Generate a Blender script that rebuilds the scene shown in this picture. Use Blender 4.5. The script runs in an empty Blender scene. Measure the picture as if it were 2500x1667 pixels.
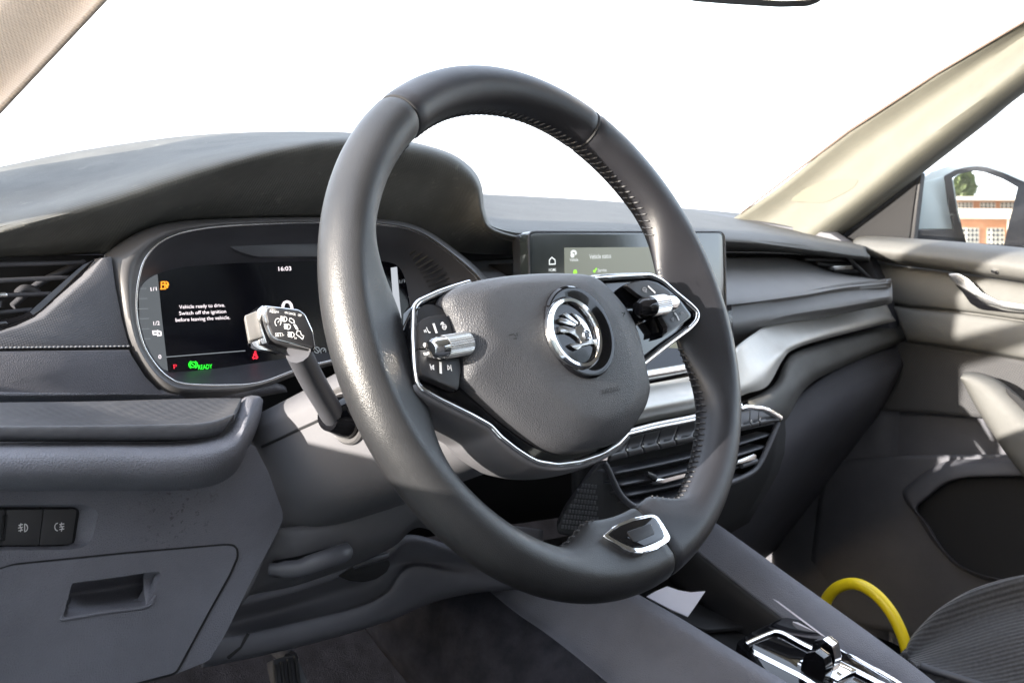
import bpy, bmesh, math, random
from mathutils import Vector as Vec, Matrix
from mathutils.geometry import tessellate_polygon
random.seed(7)
S = bpy.context.scene
COL = S.collection
rad = math.radians

# ---------------------------------------------------------------- camera
CAM = Vec((-0.65144, -0.56402, 0.12967)); YAW, PITCH = rad(47.16), rad(9.38)
FWD = Vec((math.sin(YAW)*math.cos(PITCH), math.cos(YAW)*math.cos(PITCH), -math.sin(PITCH)))
RGT = Vec((math.cos(YAW), -math.sin(YAW), 0)); UPV = RGT.cross(FWD)
FPX = 3188.8
cd = bpy.data.cameras.new('camera'); cam = bpy.data.objects.new('camera', cd); COL.objects.link(cam)
cd.sensor_width = 36; cd.lens = 36*FPX/2500; cd.clip_start = .02; cd.clip_end = 3000
m = Matrix((RGT, UPV, -FWD)).transposed().to_4x4(); m.translation = CAM; cam.matrix_world = m
cd.dof.use_dof = True; cd.dof.focus_distance = .86; cd.dof.aperture_fstop = 26
S.camera = cam
# ---------------------------------------------------------------- light
SUN = Vec((-1.0, .03, .27)).normalized()
w = bpy.data.worlds.new('World'); S.world = w; w.use_nodes = True
nt = w.node_tree; bg = nt.nodes['Background']
sky = nt.nodes.new('ShaderNodeTexSky'); sky.sky_type = 'NISHITA'; sky.sun_disc = False
sky.sun_elevation = math.asin(SUN.z); sky.sun_rotation = math.atan2(SUN.x, SUN.y)
sky.air_density = 1.0; sky.dust_density = 3.0; sky.ozone_density = 1.0
nt.links.new(sky.outputs[0], bg.inputs[0]); bg.inputs[1].default_value = .10
veil = nt.nodes.new('ShaderNodeBackground'); veil.inputs[0].default_value = (.88, .96, 1.10, 1); veil.inputs[1].default_value = .62   # bright thin cloud
ads = nt.nodes.new('ShaderNodeAddShader'); nt.links.new(bg.outputs[0], ads.inputs[0]); nt.links.new(veil.outputs[0], ads.inputs[1])
nt.links.new(ads.outputs[0], nt.nodes['World Output'].inputs[0])
ld = bpy.data.lights.new('sun', 'SUN'); lo = bpy.data.objects.new('sun', ld); COL.objects.link(lo)
ld.energy = 5.0; ld.angle = rad(.5); ld.color = (1, .93, .84)
lo.rotation_euler = SUN.to_track_quat('Z', 'Y').to_euler()
S.view_settings.view_transform = 'Standard'; S.view_settings.look = 'None'
S.view_settings.exposure = 2.08; S.view_settings.gamma = 1
S.cycles.max_bounces = 8; S.cycles.transparent_max_bounces = 12

# ---------------------------------------------------------------- measuring helpers: picture readings -> points on named planes
VIEWS = dict(d=(0, 0, .9408), A=(0, 250, 2.6133), B=(0, 850, 2.6133), C=(0, 1150, 1.96), D=(750, 150, 2.138), E=(950, 620, 2.8),
             F=(1050, 1000, 2.8), G=(1650, 450, 2.613), H=(1600, 1000, 2.351), a=(580, 720, 4.6125), b=(300, 520, 3.41),
             c=(980, 700, 5.227), e=(1300, 660, 5.227), f=(1280, 540, 4.523), g=(1750, 1400, 4.276), h=(2200, 380, 6.03), k=(1450, 950, 4.704))
def ray(p, v='d'):
    ox, oy, s = VIEWS[v]; x = ox+p[0]/s; y = oy+p[1]/s
    return RGT*((x-1250)/FPX)+UPV*((833.5-y)/FPX)+FWD
class Plane:
    def __init__(s, p, n): s.p = Vec(p); s.n = Vec(n).normalized()
    def __call__(s, p, v='d', off=0):
        r = ray(p, v); return CAM+r*((s.p+s.n*off-CAM).dot(s.n)/r.dot(s.n))
    def many(s, pts, v='d', off=0): return [s(p, v, off) for p in pts]
def PY(y, tilt=0): return Plane((0, y, 0), (0, -math.cos(rad(tilt)), math.sin(rad(tilt))))
def PX(x): return Plane((x, 0, 0), (-1, 0, 0))
def PZ(z): return Plane((0, 0, z), (0, 0, 1))
def railY(pts, v='d', dy=0): return [PY(p[2]+dy)(p, v) for p in pts]
def rY(pts, y, v='d'): return [PY(y)(p, v) for p in pts]
def rX(pts, x, v='d'): return [PX(x)(p, v) for p in pts]
# steering wheel frame
EPS = rad(24)
WX, WV, WN = Vec((1, 0, 0)), Vec((0, math.sin(EPS), math.cos(EPS))), Vec((0, -math.cos(EPS), math.sin(EPS)))
def W(x, v, n=0): return WX*x+WV*v+WN*n
def WP(n): return Plane(WN*n, WN)

# ---------------------------------------------------------------- mesh helpers
def cr(pts, n, closed=False):
    """Catmull-Rom, index parametrised"""
    k = len(pts); out = []
    segs = k if closed else k-1
    for i in range(n):
        t = i/(n if closed else n-1)*segs
        j = min(int(t), segs-1); u = t-j
        g = (lambda q: pts[q % k]) if closed else (lambda q: pts[max(0, min(k-1, q))])
        p0, p1, p2, p3 = g(j-1), g(j), g(j+1), g(j+2)
        if not closed:
            if j == 0: p0 = p1*2-p2
            if j+2 > k-1: p3 = p2*2-p1
        out.append(.5*((2*p1)+(p2-p0)*u+(2*p0-5*p1+4*p2-p3)*u*u+(3*p1-p0-3*p2+p3)*u*u*u))
    return out
def crc(pts, n):
    """chord-length (centripetal) Catmull-Rom: no ripples between unevenly spaced rails"""
    k = len(pts)
    if k == 2: return [pts[0].lerp(pts[1], i/(n-1)) for i in range(n)]
    P = [pts[0]*2-pts[1]]+list(pts)+[pts[-1]*2-pts[-2]]
    T = [0]
    for a, b in zip(P, P[1:]): T.append(T[-1]+max(1e-6, (b-a).length)**.5)
    out = []
    for i in range(n):
        t = T[1]+(T[k]-T[1])*i/(n-1); j = 1
        while j < k-1 and T[j+1] < t: j += 1
        p0, p1, p2, p3 = P[j-1:j+3]; t0, t1, t2, t3 = T[j-1:j+3]
        A1 = p0*((t1-t)/(t1-t0))+p1*((t-t0)/(t1-t0)); A2 = p1*((t2-t)/(t2-t1))+p2*((t-t1)/(t2-t1)); A3 = p2*((t3-t)/(t3-t2))+p3*((t-t2)/(t3-t2))
        B1 = A1*((t2-t)/(t2-t0))+A2*((t-t0)/(t2-t0)); B2 = A2*((t3-t)/(t3-t1))+A3*((t-t1)/(t3-t1))
        out.append(B1*((t2-t)/(t2-t1))+B2*((t-t1)/(t2-t1)))
    return out
def drape(pts, o, v='d', off=.0008):
    """points on the surface of a built object where the readings meet it"""
    from mathutils.bvhtree import BVHTree
    bpy.context.view_layer.update()
    t = BVHTree.FromObject(o, bpy.context.evaluated_depsgraph_get()); out = []
    for q in pts:
        d = ray(q, v).normalized(); h = t.ray_cast(CAM, d)
        if h[0] is not None:
            n = h[1] if h[1].dot(d) < 0 else -h[1]; out.append(h[0]+n*off)
    return out
def resample(pts, n, closed=True):
    P = pts+[pts[0]] if closed else pts
    L = [0]
    for a, b in zip(P, P[1:]): L.append(L[-1]+(b-a).length)
    out = []; j = 0
    for i in range(n):
        t = L[-1]*i/(n if closed else n-1)
        while j < len(L)-2 and L[j+1] < t: j += 1
        d = L[j+1]-L[j]; u = (t-L[j])/d if d > 1e-12 else 0
        out.append(P[j].lerp(P[j+1], u))
    return out
def fillet(pts, r, n=4, closed=True):
    """round the corners of a 2D list; r one radius in the same unit"""
    P = [Vec(p) for p in pts]; k = len(P); out = []
    for i in range(k):
        a, b, c = P[i-1], P[i], P[(i+1) % k]
        la, lc = (a-b).length, (c-b).length
        q = min(r, la*.45, lc*.45)
        s, e = b+(a-b)/la*q, b+(c-b)/lc*q
        for j in range(n+1):
            t = j/n; out.append(s*(1-t)**2+b*2*t*(1-t)+e*t*t)
    return [tuple(p) for p in out]
def new_obj(name, me, mat, parent=None, label=None, smooth=None, kind=None):
    me.name = name
    o = bpy.data.objects.new(name, me); COL.objects.link(o)
    if mat: me.materials.append(mat)
    if smooth is not None:
        for p in me.polygons: p.use_smooth = True
        me.set_sharp_from_angle(angle=rad(smooth))
    if parent:
        o.parent = parent; root = parent
        o.matrix_parent_inverse = parent.matrix_world.inverted()
    if label: o['label'] = label
    if kind: o['kind'] = kind
    return o
def from_bm(bm, name, mat, parent=None, smooth=35, fix=True, **k):
    if fix: bmesh.ops.recalc_face_normals(bm, faces=bm.faces)
    me = bpy.data.meshes.new(name); bm.to_mesh(me); bm.free()
    return new_obj(name, me, mat, parent, smooth=smooth, **k)
def thing(name, label, cat, loc=(0, 0, 0), group=None, kind=None):
    o = bpy.data.objects.new(name, None); COL.objects.link(o); o.location = loc; o.empty_display_size = .05
    o.matrix_world = Matrix.Translation(loc)
    o['label'] = label
    if cat: o['category'] = cat
    if group: o['group'] = group
    if kind: o['kind'] = kind
    return o
def tagm(o, label, cat, group=None):
    o['label'] = label; o['category'] = cat
    if group: o['group'] = group
    return o
def loft(name, rails, mat, parent=None, nu=40, nv=None, closed=False, thick=.004, smooth=40, back=None, lin=False, **k):
    """surface through rails (lists of points), thickened away from the viewer"""
    if closed: R = [cr(r, nu, True) for r in rails]
    else: R = [resample(r, nu, False) if lin else cr(r, nu) for r in rails]
    if nv:
        cols = [crc([r[i] for r in R], nv) for i in range(nu)]
        R = [[c[j] for c in cols] for j in range(nv)]
    bm = bmesh.new()
    V = [[bm.verts.new(p) for p in r] for r in R]
    for a, b in zip(V, V[1:]):
        for i in range(nu if closed else nu-1):
            j = (i+1) % nu
            try: bm.faces.new((a[i], a[j], b[j], b[i]))
            except ValueError: pass
    bm.normal_update()
    s = sum((f.normal.dot(CAM-f.calc_center_median())*f.calc_area() for f in bm.faces))
    if s < 0: bmesh.ops.reverse_faces(bm, faces=bm.faces)
    o = from_bm(bm, name, mat, parent, smooth=smooth, fix=False, **k)
    if thick:
        md = o.modifiers.new('thick', 'SOLIDIFY'); md.thickness = thick; md.offset = -1; md.use_even_offset = False
    return o
def plate(name, pts, n, thick, mat, parent=None, bevel=.001, seg=2, hole=None, smooth=35, **k):
    """solid slab with front outline pts (3D), front normal n"""
    n = Vec(n).normalized(); bm = bmesh.new()
    if hole:
        smooth = None
        holes = hole if isinstance(hole[0], list) else [hole]; loops = [pts]+holes; flat = [q for l in loops for q in l]
        tri = tessellate_polygon([[Vec(p) for p in l] for l in loops])
        V = [bm.verts.new(p) for p in flat]
        for t in tri:
            try: bm.faces.new([V[i] for i in t])
            except ValueError: pass
        bmesh.ops.recalc_face_normals(bm, faces=bm.faces)
        bm.normal_update()
        if sum(f.normal.dot(n) for f in bm.faces) < 0: bmesh.ops.reverse_faces(bm, faces=bm.faces)
        o = from_bm(bm, name, mat, parent, smooth=smooth, fix=False, **k)
        md = o.modifiers.new('thick', 'SOLIDIFY'); md.thickness = thick; md.offset = -1
        return o
    A = [bm.verts.new(p) for p in pts]; B = [bm.verts.new(p-n*thick) for p in pts]
    f = bm.faces.new(A); f.normal_update()
    flip = f.normal.dot(n) < 0
    bm.faces.new(B[::-1])
    L = len(A)
    for i in range(L):
        j = (i+1) % L; bm.faces.new((A[j], A[i], B[i], B[j]))
    if bevel:
        ed = [e for e in f.edges]
        bmesh.ops.bevel(bm, geom=ed, offset=bevel, segments=seg, profile=.5, affect='EDGES', clamp_overlap=True)
    return from_bm(bm, name, mat, parent, smooth=smooth, **k)
def tube(name, pts, r, mat, parent=None, ns=10, closed=False, flat=None, up=None, n=None, cap=True, smooth=50, **k):
    """sweep; r radius or list; flat = (scale along side, scale along up)"""
    if n: pts = cr(pts, n, closed)
    N = len(pts); bm = bmesh.new(); rings = []
    prev = None
    for i, p in enumerate(pts):
        a = pts[i-1] if (i or closed) else p; b = pts[(i+1) % N] if (i < N-1 or closed) else p
        t = (b-a).normalized()
        u = Vec(up) if up is not None else (prev if prev else Vec((.13, .21, .97)))
        u = (u-t*u.dot(t)).normalized(); prev = u; s = t.cross(u)
        rr = r[min(len(r)-1, int(i/(N-1 if N > 1 else 1)*(len(r)-1)+.5))] if isinstance(r, (list, tuple)) else r
        fs, fu = flat or (1, 1)
        rings.append([bm.verts.new(p+s*math.cos(2*math.pi*j/ns)*rr*fs+u*math.sin(2*math.pi*j/ns)*rr*fu) for j in range(ns)])
    M = N if closed else N-1
    for i in range(M):
        a, b = rings[i], rings[(i+1) % N]
        for j in range(ns): bm.faces.new((a[j], a[(j+1) % ns], b[(j+1) % ns], b[j]))
    if cap and not closed: bm.faces.new(rings[0][::-1]); bm.faces.new(rings[-1])
    return from_bm(bm, name, mat, parent, smooth=smooth, **k)
def lathe(name, c, ax, prof, mat, parent=None, ns=32, ridge=0, smooth=40, ref=None, **k):
    """prof: (distance along axis, radius)"""
    ax = Vec(ax).normalized(); u = ax.orthogonal().normalized(); s = ax.cross(u); bm = bmesh.new(); rings = []
    for (h, r) in prof:
        if r < 1e-6: rings.append([bm.verts.new(Vec(c)+ax*h)]); continue
        rings.append([bm.verts.new(Vec(c)+ax*h+(u*math.cos(2*math.pi*j/ns)+s*math.sin(2*math.pi*j/ns))*(r-(ridge if j % 2 else 0))) for j in range(ns)])
    for a, b in zip(rings, rings[1:]):
        for j in range(ns):
            q = (j+1) % ns
            if len(a) == 1 and len(b) == 1: continue
            if len(a) == 1: bm.faces.new((a[0], b[q], b[j]))
            elif len(b) == 1: bm.faces.new((a[j], a[q], b[0]))
            else: bm.faces.new((a[j], a[q], b[q], b[j]))
    return from_bm(bm, name, mat, parent, smooth=smooth, **k)
def box(name, c, sx, sy, sz, mat, parent=None, axes=None, bevel=.002, **k):
    X, Y, Z = axes or (Vec((1, 0, 0)), Vec((0, 1, 0)), Vec((0, 0, 1))); c = Vec(c)
    pts = [c+X*a*sx/2+Y*b*sy/2+Z*sz/2 for a, b in ((-1, -1), (1, -1), (1, 1), (-1, 1))]
    return plate(name, pts, Z, sz, mat, parent, bevel=bevel, **k)
def text(s, pl, p0, p1, h, mat, parent, v='d', off=.0006, name='lettering', depth=0):
    """flat print: baseline from p0 to p1 (picture readings), cap height h in the same reading unit"""
    cu = bpy.data.curves.new('t', 'FONT'); cu.body = s; cu.resolution_u = 3; cu.offset = .005
    to = bpy.data.objects.new('t', cu); COL.objects.link(to)
    bpy.context.view_layer.update()
    me = bpy.data.meshes.new_from_object(to); bpy.data.objects.remove(to)
    O, E_ = pl(p0, v, off), pl(p1, v, off); R = (E_-O); L = R.length; R.normalize()
    U = pl.n.cross(R).normalized()
    if U.z < 0: U = -U
    H = abs((pl((p0[0], p0[1]-h), v, off)-O).dot(U))
    xs = [q.co.x for q in me.vertices]; x0, x1 = min(xs), max(xs)
    for q in me.vertices: q.co = O+R*((q.co.x-x0)/(x1-x0)*L)+U*(q.co.y/.69*H)
    return new_obj(name, me, mat, parent)
def icon(name, strokes, pl, wd, mat, parent, v='d', off=.0006, fills=()):
    """flat symbol of stroked polylines (wd = stroke width in metres) and filled polygons"""
    bm = bmesh.new(); n = pl.n
    for st in strokes:
        P = pl.many(st, v, off)
        for a, b in zip(P, P[1:]):
            t = (b-a)
            if t.length < 1e-7: continue
            t.normalize(); s = n.cross(t)*wd/2; a2, b2 = a-t*wd*.3, b+t*wd*.3
            bm.faces.new([bm.verts.new(q) for q in (a2-s, b2-s, b2+s, a2+s)])
    for fl in fills: bm.faces.new([bm.verts.new(q) for q in pl.many(fl, v, off)])
    return from_bm(bm, name, mat, parent, smooth=None, fix=False)
def arc(cx, cy, rx, ry, a0, a1, n=10, rot=0):
    o = []
    for i in range(n+1):
        a = rad(a0+(a1-a0)*i/n); x, y = rx*math.cos(a), ry*math.sin(a)
        o.append((cx+x*math.cos(rot)-y*math.sin(rot), cy+x*math.sin(rot)+y*math.cos(rot)))
    return o
def copy_at(o, M, parent):
    c = o.copy(); COL.objects.link(c); c.parent = parent; c.matrix_parent_inverse = parent.matrix_world.inverted(); c.matrix_basis = M
    return c
def frame(o, x, y, z):
    m = Matrix((x, y, z)).transposed().to_4x4(); m.translation = o; return m

# ---------------------------------------------------------------- materials
def mat(name, col, rough=.5, metal=0, bump=None, var=0, vscale=30, spec=.5, coat=0, emit=None, estr=1, weave=None, rvar=0, specks=None, sheen=0, stain=None):
    M = bpy.data.materials.new(name); M.use_nodes = True; N = M.node_tree.nodes; L = M.node_tree.links
    b = N['Principled BSDF']; b.inputs['Base Color'].default_value = (*col, 1); b.inputs['Roughness'].default_value = rough
    b.inputs['Metallic'].default_value = metal; b.inputs['Specular IOR Level'].default_value = spec
    b.inputs['Coat Weight'].default_value = coat; b.inputs['Coat Roughness'].default_value = .06
    if sheen: b.inputs['Sheen Weight'].default_value = sheen; b.inputs['Sheen Roughness'].default_value = .4
    tc = N.new('ShaderNodeTexCoord'); co = tc.outputs['Object']
    colsock = None
    def mixcol(fac, a, bcol):
        mx = N.new('ShaderNodeMix'); mx.data_type = 'RGBA'
        L.new(fac, mx.inputs['Factor'])
        if isinstance(a, tuple): mx.inputs['A'].default_value = (*a, 1)
        else: L.new(a, mx.inputs['A'])
        mx.inputs['B'].default_value = (*bcol, 1)
        return mx.outputs['Result']
    def noise(sc, det=4, ro=.6):
        t = N.new('ShaderNodeTexNoise'); t.inputs['Scale'].default_value = sc; t.inputs['Detail'].default_value = det
        t.inputs['Roughness'].default_value = ro; L.new(co, t.inputs['Vector']); return t
    def ramp(sock, a, bb):
        r = N.new('ShaderNodeMapRange'); r.inputs[1].default_value = a; r.inputs[2].default_value = bb; L.new(sock, r.inputs[0]); return r.outputs[0]
    if var:
        t = noise(vscale)
        colsock = mixcol(ramp(t.outputs[0], .35, .7), tuple(c*(1-var) for c in col), tuple(min(1, c*(1+var)) for c in col))
    if specks:      # wear: (scale, threshold, colour)
        t = noise(specks[0], 6, .75); colsock = mixcol(ramp(t.outputs[0], specks[1], specks[1]+.08), colsock or col, specks[2])
    if stain:       # a mark with a place of its own: (centre, radius, cells per metre, threshold, colour)
        c_, r_, sc_, th_, cs_ = stain
        ds_ = N.new('ShaderNodeVectorMath'); ds_.operation = 'DISTANCE'; ds_.inputs[1].default_value = c_; L.new(co, ds_.inputs[0])
        fall = ramp(ds_.outputs['Value'], r_, r_*.35); t = noise(sc_, 5, .7)
        ml = N.new('ShaderNodeMath'); ml.operation = 'MULTIPLY'; L.new(fall, ml.inputs[0]); L.new(ramp(t.outputs[0], th_, th_+.05), ml.inputs[1])
        colsock = mixcol(ml.outputs[0], colsock or col, cs_)
    if colsock: L.new(colsock, b.inputs['Base Color'])
    if rvar:
        t = noise(18, 5); r = N.new('ShaderNodeMapRange'); r.inputs[1].default_value = .3; r.inputs[2].default_value = .75
        r.inputs[3].default_value = max(.02, rough-rvar); r.inputs[4].default_value = min(1, rough+rvar)
        L.new(t.outputs[0], r.inputs[0]); L.new(r.outputs[0], b.inputs['Roughness'])
    h = None
    if bump:        # (cells per metre, strength in mm, kind)
        sc, st, kind = bump[:3]
        if kind == 'leather':
            t = N.new('ShaderNodeTexVoronoi'); t.feature = 'DISTANCE_TO_EDGE'; t.inputs['Scale'].default_value = sc
            t2 = noise(sc*.45, 2); wv = N.new('ShaderNodeVectorMath'); wv.operation = 'MULTIPLY_ADD'
            wv.inputs[1].default_value = (.7/sc,)*3; L.new(t2.outputs[1], wv.inputs[0]); L.new(co, wv.inputs[2]); L.new(wv.outputs[0], t.inputs['Vector'])
            h = ramp(t.outputs[0], 0, .28)
        elif kind == 'noise':
            h = noise(sc, 3, .55).outputs[0]
        elif kind == 'brushed':
            t = noise(sc, 3, .6); mp = N.new('ShaderNodeMapping'); mp.inputs['Scale'].default_value = (.02, .02, 1)
            L.new(co, mp.inputs[0]); L.new(mp.outputs[0], t.inputs['Vector']); h = t.outputs[0]
        elif kind == 'rib':
            t = N.new('ShaderNodeTexWave'); t.inputs['Scale'].default_value = sc; t.bands_direction = 'DIAGONAL'
            t.inputs['Distortion'].default_value = .6; L.new(co, t.inputs['Vector']); h = t.outputs[1]
        elif kind == 'weave':
            hs = []
            for dr in (bump[3] if len(bump) > 3 else ((.95, .35, .25), (-.2, .5, .95))):
                dp = N.new('ShaderNodeVectorMath'); dp.operation = 'DOT_PRODUCT'; dp.inputs[1].default_value = dr; L.new(co, dp.inputs[0])
                mu = N.new('ShaderNodeMath'); mu.operation = 'MULTIPLY'; mu.inputs[1].default_value = sc*6.283; L.new(dp.outputs['Value'], mu.inputs[0])
                sn = N.new('ShaderNodeMath'); sn.operation = 'SINE'; L.new(mu.outputs[0], sn.inputs[0]); hs.append(sn)
            ad = N.new('ShaderNodeMath'); ad.operation = 'ADD'; L.new(hs[0].outputs[0], ad.inputs[0]); L.new(hs[1].outputs[0], ad.inputs[1])
            h = ramp(ad.outputs[0], -1.6, 1.6)
            if weave: colsock = mixcol(h, colsock or col, weave); L.new(colsock, b.inputs['Base Color'])
        bp = N.new('ShaderNodeBump'); bp.inputs['Strength'].default_value = 1; bp.inputs['Distance'].default_value = st*.001
        L.new(h, bp.inputs['Height']); L.new(bp.outputs[0], b.inputs['Normal'])
    if emit: b.inputs['Emission Color'].default_value = (*emit, 1); b.inputs['Emission Strength'].default_value = estr
    return M
def glassmat(name, tint=(1, 1, 1), gloss=.04):
    M = bpy.data.materials.new(name); M.use_nodes = True; N = M.node_tree.nodes; L = M.node_tree.links; N.clear()
    o = N.new('ShaderNodeOutputMaterial'); mx = N.new('ShaderNodeMixShader'); t = N.new('ShaderNodeBsdfTransparent'); g = N.new('ShaderNodeBsdfGlossy')
    t.inputs[0].default_value = (*tint, 1); g.inputs['Roughness'].default_value = .01; mx.inputs[0].default_value = gloss
    L.new(t.outputs[0], mx.inputs[1]); L.new(g.outputs[0], mx.inputs[2]); L.new(mx.outputs[0], o.inputs[0]); return M
PAD = (.088, .087, .079)
M_pad = mat('dash pad weave', PAD, .62, bump=(420, .16, 'weave'), var=.16, vscale=25, spec=.22, specks=(70, .60, (.13, .127, .11)))
M_mid_lit = mat('mid fascia', (.13, .13, .13), .5, bump=(1500, .04, 'noise'), var=.06)  # lighter copy of the fascia grey; its sheen of light is put into colour
M_padr = mat('dash pad grain', (.080, .079, .074), .66, spec=.3, bump=(900, .15, 'leather'), var=.12, vscale=25, specks=(90, .6, (.09, .09, .085)))
M_soft = mat('soft fascia fabric', (.085, .086, .096), .7, bump=(600, .10, 'weave'), var=.1)
M_honey = mat('honeycomb fascia', (.085, .085, .098), .6, bump=(750, .14, 'leather'), var=.1)
M_grain = mat('grained plastic', (.138, .140, .158), .55, bump=(560, .30, 'leather'), var=.1, vscale=14, rvar=.06)
M_lower = mat('lower panel plastic', (.143, .144, .165), .6, bump=(560, .24, 'leather'), var=.14, vscale=12, specks=(120, .685, (.015, .015, .016)))
M_low2 = mat('lower panel plastic, smudged', (.143, .144, .165), .6, bump=(560, .24, 'leather'), var=.14, vscale=12, stain=(tuple(PY(.19)((400, 1165))), .042, 240, .57, (.075, .072, .08)))
M_doorl = mat('door lower plastic', (.075, .076, .088), .62, bump=(560, .2, 'leather'), var=.12, vscale=12)
M_knee = mat('knee panel plastic', (.115, .115, .130), .6, bump=(1300, .08, 'noise'), var=.12, vscale=12)
M_plain = mat('smooth dark plastic', (.055, .056, .064), .5, bump=(1500, .05, 'noise'), var=.1)
M_shroud = mat('column plastic', (.098, .097, .104), .62, bump=(1300, .08, 'noise'), var=.1, vscale=12, specks=(45, .67, (.04, .036, .034)))
M_dark = mat('dark plastic', (.014, .014, .016), .6, var=.15)
M_matt = mat('matt black', (.008, .008, .009), .85)
M_bez = mat('bezel plastic', (.075, .073, .074), .42, bump=(1600, .04, 'noise'), var=.06)
M_gloss = mat('gloss black', (.005, .005, .006), .05, spec=.4, rvar=.02)
M_chrome = mat('chrome', (.78, .78, .78), .07, metal=1, rvar=.03)
M_satin = mat('satin chrome', (.62, .61, .60), .22, metal=1)
M_knurl = mat('knurled metal', (.88, .87, .85), .36, metal=1)
M_leather = mat('smooth leather', (.015, .015, .018), .42, bump=(1200, .045, 'leather'), var=.15, vscale=20, rvar=.08, spec=.55, specks=(160, .745, (.30, .29, .26)))
M_leatherL = mat('worn leather', (.019, .019, .020), .42, bump=(1000, .055, 'leather'), var=.2, vscale=16, rvar=.10, spec=.55, specks=(150, .80, (.34, .33, .28)))
M_airbag = mat('airbag grain', (.041, .042, .047), .5, bump=(700, .17, 'leather'), var=.08, vscale=18)
M_thread = mat('dark thread', (.028, .028, .03), .5)
M_threadW = mat('pale thread', (.22, .22, .23), .6)
M_lightk = mat('light grey key', (.42, .43, .44), .3)
M_key = mat('rubber key', (.016, .016, .018), .48)
M_keyg = mat('grey key', (.045, .044, .046), .5, bump=(1500, .05, 'noise'))
M_white = mat('white print', (.75, .75, .75), .6)
M_grey = mat('grey print', (.25, .25, .26), .6)
M_seam = mat('seam groove', (.010, .010, .011), .7)
M_beige = mat('beige pillar trim', (.105, .103, .085), .75, bump=(700, .12, 'weave'), var=.05)
M_beigew = mat('woven pillar trim', (.34, .28, .23), .8, bump=(560, .22, 'weave', ((.3, .9, .3), (.5, -.3, .95))), var=.06, weave=(.40, .34, .28))
M_silver = mat('decor strip', (.50, .49, .46), .46, metal=.5, bump=(260, .05, 'noise'), var=.10, vscale=14, specks=(38, .66, (.10, .10, .095)))
M_shelf = mat('decor shelf', (.09, .09, .095), .36, bump=(150, .14, 'weave'), var=.12, specks=(60, .66, (.13, .13, .12)))
M_door = mat('door trim', (.096, .095, .089), .62, bump=(800, .15, 'leather'), var=.07, vscale=20)
M_doorf = mat('door fabric', (.030, .030, .034), .8, bump=(330, .3, 'weave', ((.2, .9, .45), (.2, -.45, .9))), var=.1, weave=(.05, .05, .05))
M_seat = mat('seat fabric', (.045, .045, .048), .85, bump=(85, .7, 'rib'), var=.25, vscale=300, sheen=.2)
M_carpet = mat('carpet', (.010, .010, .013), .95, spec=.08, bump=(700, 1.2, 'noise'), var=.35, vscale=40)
M_yellow = mat('yellow rubber', (.75, .56, .01), .38, var=.04)
M_paper = mat('paper', (.72, .70, .76), .8, var=.03)
M_paint = mat('silver paint', (.62, .68, .68), .25, metal=.35, coat=1)
M_mirror = mat('mirror glass', (.95, .95, .95), .0, metal=1)
M_glass = glassmat('window glass')
M_screen = mat('display glass', (.004, .004, .007), .12, spec=.25)
M_tscreen = mat('touchscreen glass', (.03, .036, .035), .16, spec=.9, coat=.4, rvar=.05)
def em(n, c, s): return mat(n, (0, 0, 0), .5, emit=c, estr=s)
E_white = em('lit white', (.8, .72, .75), .5); E_grey = em('lit grey', (.5, .55, .6), .12); E_green = em('lit green', (.02, 1, .03), .45)
E_red = em('lit red', (1, .02, .05), .35); E_orange = em('lit orange', (1, .32, .02), .45); E_lime = em('lit lime', (.35, .9, .05), .35)
E_strip = em('lit strip', (.30, .33, .36), .10); E_dim = em('lit panel', (.35, .36, .30), .10); E_wh2 = em('lit menu white', (.85, .9, .9), .28)
M_brick = mat('brick', (.46, .235, .13), .9, var=.15, vscale=1.5)
M_stone = mat('pale stone', (.62, .58, .48), .85, var=.08, vscale=1)
M_pane = mat('window pane', (.03, .035, .04), .1)
M_frameW = mat('window paint', (.70, .68, .58), .6)
M_leafg = mat('foliage', (.07, .10, .03), .7, var=.4, vscale=3)
M_bark = mat('bark', (.10, .07, .05), .9)
M_asphalt = mat('asphalt', (.10, .10, .10), .9, var=.2, vscale=3)
M_ware = mat('pale cladding', (.34, .33, .32), .8, var=.1, vscale=.5)
M_ground = mat('pale concrete', (.52, .51, .50), .9, var=.05, vscale=.5)
M_head = mat('headliner', (.48, .45, .40), .9)
M_body = mat('car body paint', (.55, .60, .60), .3, metal=.3, coat=1)
#@@STRUCT
# ================================================================ SETTING
bm = bmesh.new(); bmesh.ops.create_grid(bm, x_segments=2, y_segments=2, size=1500)
for v in bm.verts: v.co.z = -1.06
o = from_bm(bm, 'ground', M_ground, smooth=None); o['kind'] = 'structure'

o = plate('added_asphalt', [Vec((x, y, -1.05)) for x, y in ((-9, -9), (7, -9), (7, 5), (-9, 5))], (0, 0, 1), .02, M_asphalt, bevel=0); o['kind'] = 'structure'  # dark sheet added out of view to cut light bounced off the ground
wh = thing('sky_block_building', 'pale clad building added out of view to dim sky light behind the car', 'building', (-12, -7, -1.06))  # unseen block added to cut the sky light behind the car
box('wall', Vec((-11.5, -8, 2.4)), 25, 3, 6.9, M_ware, wh, bevel=0); box('roof', Vec((-11.5, -8, 5.95)), 25.4, 3.4, .2, M_dark, wh, bevel=0)
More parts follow.
